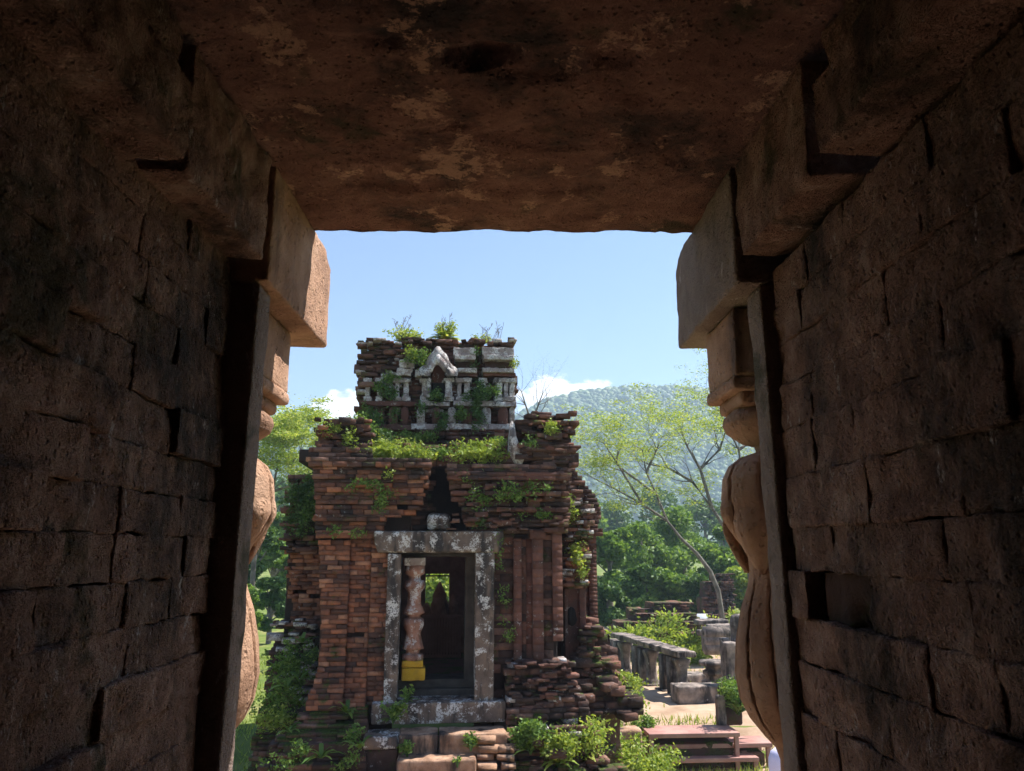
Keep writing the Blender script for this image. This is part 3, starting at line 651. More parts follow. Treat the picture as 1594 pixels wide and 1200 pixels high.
B.panel(ul, tx(620, 610, YU), tz(690, YU), tz(538, YU), lambda u, z: YU + .10 + (.06 if int((z - 1) / .17) % 2 else -.04), mat=M_BDARK, rag=(.05, .02), jit=.035, miss=.07, depth=.45, show=.9)
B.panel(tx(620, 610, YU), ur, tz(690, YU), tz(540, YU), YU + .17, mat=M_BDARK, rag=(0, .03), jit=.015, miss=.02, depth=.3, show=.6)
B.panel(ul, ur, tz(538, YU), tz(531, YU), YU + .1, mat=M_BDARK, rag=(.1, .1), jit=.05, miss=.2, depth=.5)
B.panel(tx(620, 530, YU), tx(745, 530, YU), tz(533, YU), tz(526, YU), YU + .15, mat=M_BDARK, rag=(.2, .2), jit=.05, miss=.15, depth=.5)
for (p0, p1) in ((706, 741), (751, 800)):
    ub(p0, p1, 541, 553, YU - .10, M_STUCCO, 'cornice'); ub(p0 + 2, p1 - 1, 553, 559, YU - .16, M_STUCCO, 'cornice', amp2=.01); ub(p0, p1 + 1, 573, 579, YU - .12, M_STUCCO, 'cornice', amp2=.01); ub(p0 + 1, p1 + 3, 580, 585, YU - .06, M_BRED, 'cornice', amp2=.01)
    ub(p0 + 3, p1 - 2, 560, 573, YU + .02, M_BDARK, 'frieze_panel', amp2=.01)
for (p0, p1, q0, q1) in ((621, 645, 560, 572), (617, 642, 573, 579), (602, 640, 579, 584), (646, 656, 575, 586)): ub(p0, p1, q0, q1, YU - .08, M_STUCCO, 'cornice')
for (pc, w_) in ((618, 8), (632, 9), (661, 9), (699, 10), (715, 7), (727, 9), (752, 8), (777, 10), (788, 7), (797, 8), (572, 8), (590, 7)):             # pilasters of the upper row
    m = M_STUCCO; ub(pc - w_ / 2, pc + w_ / 2, 594, 618, YU - .02, m, 'pilaster', cell=.03); ub(pc - w_ * .85, pc + w_ * .85, 588, 595, YU - .05, m, 'pilaster_capital', cell=.03); ub(pc - w_ * .8, pc + w_ * .8, 617, 624, YU - .06, m, 'pilaster_base', cell=.03)
for (p0, p1) in ((558, 650), (655, 700), (706, 804)): ub(p0, p1, 625, 631, YU - .10, M_BRED if p0 < 600 else M_STUCCO, 'string_course', amp2=.03)
for q, (pc, w_) in enumerate(((612, 14), (630, 12), (655, 13), (679, 13), (703, 13), (728, 12), (757, 14), (783, 15), (797, 8))):        # blind arches of the lower row
    x0, zb = TP(pc - w_ / 2, 660, YU); x1, zt = TP(pc + w_ / 2, 634, YU); rr = (x1 - x0) / 2
    out = [(x0, zb), (x1, zb)] + [((x0 + x1) / 2 + rr * math.cos(a), zt - rr + rr * math.sin(a)) for a in np.linspace(0, math.pi, 9)]
    link('blind_arch', mesh_np('arch', *extrude_poly(out, YU - .03 - .02 * (q % 2), YU + .3)), M_STUCCO if q % 2 == 0 and q > 1 else M_BRED, T)
for (p0, p1) in ((560, 640), (640, 700), (700, 760), (760, 802)): ub(p0, p1, 660, 668, YU - .10, M_BDARK if p0 < 620 else M_STUCCO, 'plinth', amp2=.03)
B.panel(tx(556, 680, YU), tx(803, 680, YU), tz(694, YU), tz(668, YU), YU - .06, mat=lambda u, z: M_BRED if B.r.random() < .35 else M_BDARK, jit=.04, miss=.08, rag=(.05, .05), depth=.4, h=.07)
def rubble(p0, p1, q0, q1, yl, n, s, mats, dep=.12, pr=.5):
    for i in range(n):
        x0, z0 = TP(rng.uniform(p0, p1), rng.uniform(q0, q1), yl); a = s * rng.uniform(.5, 1.4)
        B.add((x0, yl + rng.uniform(-.05, .05), z0), (a * rng.uniform(1.3, 3.2), dep + a, a * rng.uniform(.5, .9)), rng.uniform(-.18, .18), rng.choice(mats), pr * .5, rng.uniform(-.05, .05))
rubble(560, 625, 540, 620, YU + .08, 60, .07, (M_BDARK, M_BDARK, M_BDARK, M_STUCCO, M_BMOSS)); rubble(560, 800, 632, 660, YU + .14, 60, .05, (M_BDARK, M_STUCCO, M_BRED, M_BMOSS)); rubble(640, 802, 594, 626, YU + .17, 50, .05, (M_STUCCO, M_BDARK, M_BDARK)); rubble(560, 800, 530, 539, YU + .15, 44, .06, (M_BDARK, M_BDARK, M_STUCCO, M_BMOSS), .3)
rubble(580, 800, 694, 720, .3, 120, .09, (M_BDARK, M_BMOSS, M_BRICK), .2); rubble(490, 576, 652, 700, .0, 30, .08, (M_BDARK, M_BRICK)); rubble(806, 892, 642, 730, -.05, 40, .07, (M_BDARK, M_BDARK, M_BRED)); rubble(700, 885, 730, 826, -.08, 90, .06, (M_BDARK, M_BRED, M_BDARK))
rubble(790, 895, 1030, 1100, -.12, 70, .05, (M_BDARK, M_BDARK, M_BRED)); rubble(880, 915, 780, 915, .6, 80, .06, (M_BMOSS, M_BRICK, M_BDARK, M_STUCCO)); rubble(900, 930, 975, 1060, .5, 60, .06, (M_BDARK, M_BDARK, M_BMOSS, M_BRED)); rubble(446, 495, 770, 860, YB - .02, 60, .08, (M_BMOSS, M_BDARK)); rubble(425, 490, 960, 1100, YB - .3, 90, .08, (M_BMOSS, M_BDARK, M_STUCCO))
# ogee niche in the middle
ub(664, 671, 588, 618, YU - .12, M_STUCCO, 'niche_column', cell=.03); ub(693, 701, 588, 618, YU - .12, M_STUCCO, 'niche_column', cell=.03)
ub(672, 692, 596, 620, YU - .002, M_HOLLOW_SHADE, 'niche_shade', amp=0, amp2=0, y1=YU + .3)  # solid block, the hollow's shade is put into its colour
def og(pts): return [TP(a, b, YU - .2) for a, b in pts]
ogee = [(651, 584), (650, 577), (654, 572), (660, 570), (664, 563), (668, 554), (674, 549), (678, 541), (684, 540), (689, 548), (696, 553), (699, 562), (704, 569), (711, 573), (714, 579), (711, 585), (698, 586), (696, 578), (692, 575), (688, 568), (683, 562), (677, 563), (673, 569), (671, 576), (667, 579), (666, 586)]
V = []; ogee = [(682 + (a - 682) * 1.0, 586 + (b - 586) * 1.04) for a, b in ogee]; pts = og(ogee); n = len(pts)
def ring(pts, ya, yb):                                       # non convex outline: fan by bridging outer and inner halves
    o = pts[:16]; i = pts[16:][::-1]; m = 24
    def res(c):
        c = np.array(c); d = np.concatenate([[0], np.cumsum(np.linalg.norm(np.diff(c, axis=0), axis=1))]); t = np.linspace(0, d[-1], m); return np.stack([np.interp(t, d, c[:, 0]), np.interp(t, d, c[:, 1])], 1)
    a, b = res(o), res(i); V = []
    for y in (ya, yb):
        V += [(x, y, z) for x, z in a] + [(x, y, z) for x, z in b]
    F = []
    for q in range(m - 1):
        F += [[q, m + q, m + q + 1, q + 1], [2 * m + q, 2 * m + q + 1, 3 * m + q + 1, 3 * m + q], [q, q + 1, 2 * m + q + 1, 2 * m + q], [m + q, 3 * m + q, 3 * m + q + 1, m + q + 1]]
    return np.array(V), [np.array(F)]
link('ogee_pediment', mesh_np('pediment', *ring(pts, YU - .2, YU + .2)), M_STUCCO, T)
sm = [(TP(683 + (a - 683) * .8, 586 + (b - 586) * .72, YU - .2)) for a, b in ogee]
link('pediment_moulding', mesh_np('moulding', *ring(sm, YU - .24, YU - .18)), M_STUCCO, T)
ub(672, 692, 568, 597, YU + .06, M_BRED, 'niche_tympanum', amp2=0, y1=YU + .3)
# -- stone door frame
DF = empty('door_frame'); DF.parent = T
def fr_(name, p0, p1, q0, q1, y0, y1, mat=M_FRAME, parent=DF, **k):
    (x0, zb), (x1, zt) = TP(p0, q1, y0), TP(p1, q0, y0); kw = dict(cell=.045, r=.02, amp=.006, freq=9, amp2=.01); kw.update(k)
    return tbox(name, x0, x1, y0, y1, zb, zt, mat, parent, seed=p0 * .17, **kw)
fr_('post', 596, 624.5, 861.5, 1099, -.10, .16); fr_('post', 738.5, 770, 860.5, 1091, -.10, .16)
LV, LF = rough_box(tx(784, 840, -.12) - tx(582, 840, -.12), .3, tz(826.5, -.12) - tz(860, -.12), cell=.04, r=.03, amp=.008, freq=8, seed=3)
hw = LV[:, 0].max(); 
for t in range(len(LV)):
    e = max(0, abs(LV[t, 0]) - hw + .14) / .14
    if LV[t, 2] < 0: LV[t, 0] -= math.copysign(.06 * e * (-LV[t, 2] / .15), LV[t, 0])
link('lintel', mesh_np('lintel', LV, LF, True), M_FRAME, DF, ((tx(784, 840, -.12) + tx(582, 840, -.12)) / 2, .03, (tz(826.5, -.12) + tz(860, -.12)) / 2))
fr_('sill', 577, 787, 1091.5, 1129, -.2, .55)
fr_('tympanum_stone', 664, 702, 798, 827, -.02, .22, r=.09, amp=.02, amp2=.03)
# inner frame, dark
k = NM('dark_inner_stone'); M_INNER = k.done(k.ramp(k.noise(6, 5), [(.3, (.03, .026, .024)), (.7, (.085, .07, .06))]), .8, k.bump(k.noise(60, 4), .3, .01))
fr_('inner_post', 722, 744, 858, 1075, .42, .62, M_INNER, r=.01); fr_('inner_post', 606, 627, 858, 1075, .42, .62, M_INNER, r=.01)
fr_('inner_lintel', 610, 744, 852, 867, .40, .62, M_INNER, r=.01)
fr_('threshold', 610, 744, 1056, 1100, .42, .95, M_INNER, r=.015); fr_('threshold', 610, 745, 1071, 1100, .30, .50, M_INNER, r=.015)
# chamber
ZF = tz(1056, .7)
k = NM('chamber_wall'); M_CH = k.done(k.ramp(k.noise(5, 5), [(.3, (.2, .12, .095)), (.7, (.36, .22, .17))]), .9, k.bump(k.noise(40, 4), .4, .02))
link('chamber_floor', box_mesh(3.2, 4.6, .2, cell=.2, r=.01, amp=.02), M_BMOSS, T, (-.1, 3.2, ZF - .12))
for x_ in (-1.35, 1.35): tbox('chamber_wall', x_ - .15, x_ + .15, 1.6, 5.4, ZF - .5, ZF + 3.0, M_CH, cell=.4, amp=0)
xw0, zw0 = TP(661, 965, 5.0); xw1, zw1 = TP(700, 893, 5.0)
tbox('chamber_wall', -1.4, xw0, 5.0, 5.5, ZF - .5, ZF + 3, M_CH, cell=.4, amp=0); tbox('chamber_wall', xw1, 1.4, 5.0, 5.5, ZF - .5, ZF + 3, M_CH, cell=.4, amp=0)
tbox('chamber_wall', xw0, xw1, 5.01, 5.49, ZF - .5, zw0, M_CH, cell=.4, amp=0); tbox('chamber_wall', xw0, xw1, 5.01, 5.49, zw1, ZF + 3, M_CH, cell=.4, amp=0)
for x0_, x1_ in ((-2.3, -1.05), (.95, 2.3)): tbox('chamber_roof', x0_, x1_, 1.7, 6.0, tz(720, YB), tz(700, YB), M_CORE, cell=.4, amp=0)
tbox('chamber_roof', -1.04, .94, 4.25, 6.0, tz(720, YB), tz(700, YB), M_CORE, cell=.4, amp=0)
tbox('window_bar', xw0 - .02, xw1 + .02, 5.1, 5.15, zw1 - .06, zw1 - .03, M_INNER, cell=.3, r=.005, amp=0)
B.build(300)

# ------------------------------------------------------------------ the stair up to the temple door
ST = empty('entrance_stair', (TX, TY, 0), TR, label='worn orange stone steps leading up to the temple door', category='stairs')
def sbox(name, p0, p1, z0, z1, y0, y1, mat=M_STEP, **k):
    kw = dict(cell=.05, r=.03, amp=.016, freq=5, amp2=.03); kw.update(k)
    x0, x1 = tx(p0, 1150, y0), tx(p1, 1150, y0)
    return tbox(name, x0, x1, y0, y1, z0, z1, mat, ST, seed=p0 * .31 + z1, **kw)
Z1 = EZ - 2.285
sbox('step', 621, 682, Z1 - .3, Z1, -.55, -.12); sbox('step', 682.6, 790, Z1 - .3, Z1 + .006, -.57, -.13)
sbox('step', 619, 742, Z1 - .55, Z1 - .225, -.86, -.5); sbox('step', 617, 744, Z1 - .85, Z1 - .46, -1.2, -.8); sbox('step', 615, 746, 0, Z1 - .72, -1.6, -1.15)
sbox('flank_stone', 566, 620, Z1 - .15, Z1 + .005, -.62, -.12, M_FRAME); sbox('flank_stone', 569, 620, Z1 - .42, Z1 - .155, -.60, -.12, M_BDARK, amp=.012)
sbox('flank_stone', 556, 618, Z1 - .75, Z1 - .43, -1.05, -.15); sbox('flank_stone', 550, 617, 0, Z1 - .76, -1.4, -.15)
SB = Bricks(ST)
zz = .05
while zz < Z1 - .02:
    hh = SB.r.uniform(.075, .12); lead = -1.3 + (zz / Z1) * .78
    for (a, b) in ((741, 772), (772.5, 798)):
        x0, x1 = tx(a, 1160, -.5), tx(b, 1160, -.5)
        SB.add(((x0 + x1) / 2 + SB.r.uniform(-.03, .03), lead + .4 + SB.r.uniform(-.06, .06), zz + hh / 2), ((x1 - x0) * SB.r.uniform(.85, 1.02), .8, hh - .012), SB.r.uniform(-.05, .05), M_STEP, 1, SB.r.uniform(-.04, .04))
    zz += hh
SB.build(300, 'stone')

# ------------------------------------------------------------------ things in and around the temple
def tw(x, y, z=0.0): return Vector((TX + x * cT - y * sT, TY + x * sT + y * cT, z))
# carved baluster with a yellow painted foot, standing inside the door
xb = tx(644, 960, .28); zb0, zb1 = tz(1057, .28), tz(868, .28); HB = zb1 - zb0
BP = empty('carved_pillar', tw(xb, .30, zb0), TR, label='turned stone baluster with yellow painted foot inside the temple doorway', category='pillar')
def pz(py): return tz(py, .28) - zb0
rp = [(880, .125), (893, .13), (896, .105), (902, .105), (904, .125), (914, .135), (922, .115), (940, .12), (950, .135), (954, .14), (957, .115), (961, .115), (963, .13), (972, .135), (985, .12), (1003, .125), (1009, .14), (1011, .12), (1017, .12), (1018, .135), (1026, .135)]
link('shaft', mesh_np('shaft', *revolve([(r_, pz(py)) for py, r_ in rp[::-1]], 24, lambda r_, z_, a: r_ * 1.08 if r_ > .12 else r_ * .82), True), M_BAL, BP)
link('cap', box_mesh(.30, .28, pz(868) - pz(880), cell=.04, r=.015, amp=.005, seed=2), M_STUCCO, BP, (0, 0, (pz(868) + pz(880)) / 2))
link('painted_block', box_mesh(.29, .28, pz(1026) - pz(1037) - .005, cell=.04, r=.02, amp=.006, seed=4), M_YELLOW, BP, (0, 0, (pz(1026) + pz(1037)) / 2))
link('painted_block', box_mesh(.32, .3, pz(1037.5), cell=.04, r=.02, amp=.008, seed=6), M_YELLOW, BP, (.015, 0, pz(1037.5) / 2))
# slatted barrier and carved statue on its pedestal in the chamber
xa, xc = tx(659, 990, 3.0), tx(716, 990, 3.0); zt_, zb_ = tz(961, 3.0), tz(1021, 3.0)
SLB = empty('slat_barrier', tw((xa + xc) / 2, 3.0, ZF), TR, label='low barrier of upright wooden slats inside the dark chamber', category='barrier')
for i in range(13):
    w_ = (xc - xa) / 13; link('slat', box_mesh(w_ - .008, .02, zt_ - zb_, cell=.3, r=.004, amp=0), M_SLAT, SLB, (-(xc - xa) / 2 + w_ * (i + .5), 0, (zt_ + zb_) / 2 - ZF))
link('rail', box_mesh(xc - xa + .05, .03, .05, cell=.3, r=.004, amp=0), M_SLAT, SLB, (0, -.03, zt_ - ZF + .02)); link('rail', box_mesh(xc - xa + .05, .03, .05, cell=.3, r=.004, amp=0), M_SLAT, SLB, (0, -.03, zb_ - ZF))
for s_ in (-1, 1): link('post', box_mesh(.05, .05, zt_ - ZF + .05, cell=.3, r=.004, amp=0), M_SLAT, SLB, (s_ * (xc - xa) / 2, .03, (zt_ - ZF) / 2))
PS = empty('carved_statue', tw(tx(684, 950, 3.8), 3.8, ZF), TR, label='pointed carved stone figure group on a pedestal before the back window', category='statue')
hz = tz(960, 3.8) - ZF
link('pedestal', box_mesh(.9, .6, hz, cell=.1, r=.02, amp=.01), M_SAND, PS, (0, 0, hz / 2))
for (px, pt, w_) in ((664, 938, .26), (684, 905, .36), (705, 925, .24), (676, 930, .2), (694, 932, .2)):
    h_ = tz(pt, 3.8) - ZF - hz; pr = [(w_ * .5, 0), (w_ * .48, h_ * .25), (w_ * .34, h_ * .5), (w_ * .36, h_ * .62), (w_ * .2, h_ * .8), (w_ * .1, h_ * .92), (.01, h_)]
    link('figure', mesh_np('figure', *revolve(pr, 10), True), M_SAND, PS, (tx(px, 950, 3.8) - tx(684, 950, 3.8), .02 * (px % 3), hz))

# -- colonnade of short carved posts with cap slabs along the path
PA, PB_ = Vector((3.86, 17.5, 0)), Vector((2.92, 21.2, 0)); ZP = .5; HP = 3.6 - 2.16 - .5
ang = math.atan2((PB_ - PA).y, (PB_ - PA).x)
def pedestal(kind):
    h = HP - .12
    return [(.17, 0), (.17, .07), (.15, .09), (.15, .14), (.115, .2), (.105, h * .5), (.115, h - .2), (.15, h - .13), (.16, h - .1), (.175, h - .06), (.175, h)] if kind else [(.14, 0), (.14, h)]
def squarify(r_, z_, a): return r_ / max(abs(math.cos(a)), abs(math.sin(a))) * .92
LBL = ['nearest the wooden steps, pale carved face', 'second from the path end, dark plain face', 'third from the path end', 'fourth from the path end', 'fifth from the path end', 'farthest back beside the temple rubble']
pm = [mesh_np('post', *revolve(pedestal(1), 20, squarify)), mesh_np('post', *revolve(pedestal(0), 20, squarify))]
for i in range(6):
    p = PA.lerp(PB_, i / 5); t = empty('stone_post', (p.x, p.y, ZP - .03), ang, label='short stone post under the cap slabs, ' + LBL[i], category='post', group='posts of the low colonnade')
    link('shaft', pm[i % 2], M_GREY, t); link('foot', box_mesh(.42, .40, .1, cell=.1, r=.02, amp=.01, seed=i), M_GREY, t, (0, 0, .04))
    if i % 2 == 0: link('shaft', pm[1], M_GREY, t, (.33, .04, 0), (0, 0, .1), (.85, .9, 1))
for i, nm in enumerate(('nearest', 'middle', 'farthest')):
    p = PA.lerp(PB_, (i + .42) / 3 - .06); link('cap_slab', box_mesh((PB_ - PA).length / 3 - .02, .44, .13, cell=.06, r=.03, amp=.02, freq=6, seed=i * 3.3, amp2=.03), M_GREY, None, (p.x, p.y, ZP + HP - .03 + .01 * i), (0, 0, ang + .02 * (i - 1)), label=nm + ' dark flat slab lying across the short stone posts', category='slab', group='slabs on the low colonnade')
def stone(name, px, py, Y, sx, sy, sz, rz, label, cat='stone', mat=M_GREY, **k):
    p = P(px, py, Y); kw = dict(cell=.06, r=.04, amp=.02, freq=5, seed=px * .11, amp2=.03); kw.update(k)
    return link(name, box_mesh(sx, sy, sz, **kw), mat, None, (p.x, p.y, p.z), (0, 0, rz), label=label, category=cat)
stone('stone_block', 1083, 1079, 16.9, .95, .5, .36, .12, 'long grey squared stone block on the path before the colonnade')
def carved(name, px, py, Y, prof, label, cat, n=16, fn=None, rz=0, sc=None, mat=M_GREY):
    p = P(px, py, Y); return link(name, mesh_np(name, *revolve(prof, n, fn), True), mat, None, (p.x, p.y, max(p.z, gh(p.x, p.y) - .02)), (0, 0, rz), sc, label=label, category=cat)
carved('moulded_pedestal', 1113, 1066, 18.6, [(.3, 0), (.3, .08), (.2, .12), (.19, .2), (.26, .24), (.27, .3), (.19, .34), (.2, .4), (.34, .44), (.34, .52)], 'round moulded grey stone pedestal beside the long stone block', 'pedestal', 20)
stone('upright_slab', 1146, 1040, 17.0, .5, .22, 1.05, .2, 'tall upright carved grey slab by the right colonnette', 'slab', amp=.03)
stone('upright_slab', 1158, 1012, 17.6, .55, .25, 1.5, .1, 'higher upright grey slab behind the tall carved one', 'slab', amp=.03, r=.12)
stone('upright_slab', 1130, 1030, 17.6, .18, .25, 1.0, .1, 'narrow upright grey slab left of the tall carved one', 'slab', amp=.02)
stone('stone_block', 1078, 1055, 19.6, .7, .5, .22, .4, 'low flat grey stone behind the long block on the path')
p = P(1120, 998, 20.5); rl = [move(tube([(-.42, 0, 0), (-.4, 0, 0), (.4, 0, 0), (.42, 0, 0)], [.05, .17, .17, .05], 12), (0, 0, dz)) for dz in (-.16, .02, .2)] + [move(rough_box(.7, .3, .55, cell=.1, r=.05, amp=.01), (-.05, .1, 0))]
link('rolled_stone', mesh_np('rolled', *join(rl), True), M_GREY, None, p, (0, 0, .15), label='carved grey stone with three horizontal rolls beside the mossy ruin', category='stone')
stone('stone_slab', 1118, 985, 22, 1.1, .5, .16, .1, 'lower long flat slab stacked right of the mossy ruin', 'slab'); stone('stone_slab', 1128, 976, 22.5, 1.0, .5, .16, -.05, 'middle flat slab stacked right of the mossy ruin', 'slab'); stone('stone_slab', 1106, 968, 23.2, .9, .5, .15, .05, 'upper flat slab stacked just below the small white sign', 'slab')
stone('stone_block', 1136, 1098, 14.6, .34, .3, .62, .1, 'mossy dark block beside the wooden steps under the bushes', mat=M_BMOSS); stone('stone_block', 1122, 1108, 14.3, .16, .16, .55, .0, 'small square grey marker stone beside the wooden steps', 'stone')
stone('stone_block', 972, 1150, 13.9, .5, .4, .35, .2, 'flat topped brown stone left of the wooden steps', mat=M_STEP)
for q, (px, py, Y, s_, lb_) in enumerate([(942, 1167, 11.4, .16, 'small round brown stone in the weeds left of the steps'), (905, 1175, 11.0, .2, 'broken brown stone in the weeds right of the stair'), (835, 1150, 10.6, .18, 'brown fallen stone just right of the stair flank'), (868, 1172, 10.5, .15, 'half buried brown stone between weeds near the stair')]):
    stone('fallen_stone', px, py, Y, s_ * 1.7, s_ * 1.3, s_ * .8, q, lb_, mat=M_BDARK, r=.05)
# sign board
p = P(1093, 961, 25.0); SG = empty('information_sign', (p.x, p.y, gh(p.x, p.y)), -.2, label='small white information board on a post beyond the ruin', category='sign')
M_WHITE = m_plain('white_board', (.7, .75, .8), (.8, .82, .85), 3, .4, .02)
link('board', box_mesh(.34, .03, .24, cell=.2, r=.006, amp=0), M_WHITE, SG, (0, 0, p.z - gh(p.x, p.y)), (-.6, 0, 0)); link('post', box_mesh(.05, .05, p.z - gh(p.x, p.y), cell=.3, r=.005, amp=0), M_SLAT, SG, (0, .04, (p.z - gh(p.x, p.y)) / 2))
# -- painted wooden steps
WS = empty('wooden_steps', PG(1085, 1150, .25), .06, label='three long pinkish wooden step treads on legs by the path', category='steps'); wsb = Vector(WS.location)
for (pl, pr, pf, pb, zt_, ) in ((1002, 1146, 1141, 1128, .62), (1009, 1199, 1158, 1146, .42), (1030, 1176, 1180, 1169, .24)):
    a, b, c_ = PG((pl + pr) / 2, pf, zt_), PG((pl + pr) / 2, pb, zt_), PG(pl, pf, zt_); d_ = PG(pr, pf, zt_)
    w_ = d_.x - c_.x; dp = b.y - a.y; m = (a + b) / 2; mx_ = (c_.x + d_.x) / 2
    tr = link('tread', box_mesh(w_, dp, .07, cell=.3, r=.01, amp=.003), M_WOOD, WS, (mx_ - wsb.x, m.y - wsb.y, zt_ - .035 - wsb.z))
    for sx in (-.47, .47):
        for sy in (-.38, .38): link('leg', box_mesh(.07, .07, zt_ - .06, cell=.3, r=.005, amp=0), M_WOOD, tr, (w_ * sx, dp * sy, -.035 - (zt_ - .06) / 2))
    link('stone_core', box_mesh(w_ * .9, dp * .75, zt_ - .16, cell=.1, r=.03, amp=.03), M_BMOSS, WS, (mx_ - wsb.x, m.y + .06 - wsb.y, (zt_ - .16) / 2 - wsb.z - .02))
# -- brick ruins beyond the colonnade
def ruin(name, label, px, Y, tiers, mat, seed, depth=1.6):
    o = P(px, 900, Y); g0 = gh(o.x, Y); r_ = empty(name, (o.x, Y, g0), 0, label=label, category='ruin'); b = Bricks(r_); b.r = random.Random(seed)
    for (p0, p1, q0, q1, dy) in tiers:
        a, c_ = P(p0, q1, Y + dy), P(p1, q0, Y + dy)
        b.panel(a.x - o.x, c_.x - o.x, max(0, a.z - g0), c_.z - g0, dy, h=.075, L=.22, mat=mat, jit=.05, miss=.07, rag=(.12, .12), depth=.4)
        link('rubble_core', box_mesh(c_.x - a.x - .1, depth, c_.z - g0, cell=.2, r=.05, amp=.06, freq=3), M_BMOSS, r_, ((a.x + c_.x) / 2 - o.x, dy + depth / 2 + .15, (c_.z - g0) / 2 - .06))
    b.build(0); return r_
ruin('mossy_ruin', 'low mossy brick ruin overgrown with weeds behind the colonnade', 1030, 24, [(950, 1100, 985, 1035, -.6), (962, 1092, 968, 1000, .0), (990, 1086, 955, 985, .5), (1018, 1076, 938, 960, 1.0), (985, 1015, 948, 970, 1.2)], M_BMOSS, 4)
ruin('ruined_tower', 'narrow dark broken brick tower standing beyond the white sign', 1120, 30, [(1098, 1140, 930, 975, 0), (1102, 1142, 905, 935, .15), (1116, 1140, 893, 908, .3), (1098, 1160, 955, 985, -.3)], M_BDARK, 6, 1.2)

# ------------------------------------------------------------------ vegetation
def leaves(C, size, seed=0, up=.3, aspect=.45, var=.35):
    g = np.random.default_rng(seed); n = len(C); d = g.normal(size=(n, 3)); d[:, 2] = d[:, 2] * (1 - up); d /= np.linalg.norm(d, axis=1, keepdims=True)
    e = g.normal(size=(n, 3)); e[:, 2] *= .6; b = np.cross(d, e); b /= np.linalg.norm(b, axis=1, keepdims=True) + 1e-9
    s = size * (1 + g.uniform(-var, var, (n, 1))); nrm = np.cross(d, b)
    V = np.stack([C - d * s * .5, C + b * s * aspect * .5 + nrm * s * .06, C + d * s * .5, C - b * s * aspect * .5 + nrm * s * .06], 1).reshape(-1, 3)
    return V, [np.arange(n * 4).reshape(n, 4)]
def blob(c, r, n, seed, shell=.55):
    g = np.random.default_rng(seed); d = g.normal(size=(n, 3)); d /= np.linalg.norm(d, axis=1, keepdims=True)
    return np.asarray(c) + d * np.asarray(r) * (g.uniform(shell ** 3, 1, (n, 1)) ** (1 / 3)) 
def fern(c, n, L, seed, spread=1.0):
    """arching strap leaves from one root"""
    g = random.Random(seed); ps = []
    for i in range(n):
        a = g.uniform(0, 6.283); l = L * g.uniform(.6, 1.1); e = g.uniform(.5, 1.2); w = l * .07; V = []
        for t in (0, .35, .7, 1):
            r_ = l * t * math.cos(e) * spread + .0; z_ = l * (t * math.sin(e) - .55 * t * t); ww = w * (.5 + t) * (1 - t) ** .6 * 1.5 + .001
            x, y = math.cos(a) * r_, math.sin(a) * r_; V += [(c[0] + x - math.sin(a) * ww, c[1] + y + math.cos(a) * ww, c[2] + z_), (c[0] + x + math.sin(a) * ww, c[1] + y - math.cos(a) * ww, c[2] + z_)]
        ps.append((np.array(V), [np.array([[0, 1, 3, 2], [2, 3, 5, 4], [4, 5, 7, 6]])]))
    return join(ps)
VEG = {}
def veg(mat, vf): VEG.setdefault(mat.name, (mat, []))[1].append(vf)
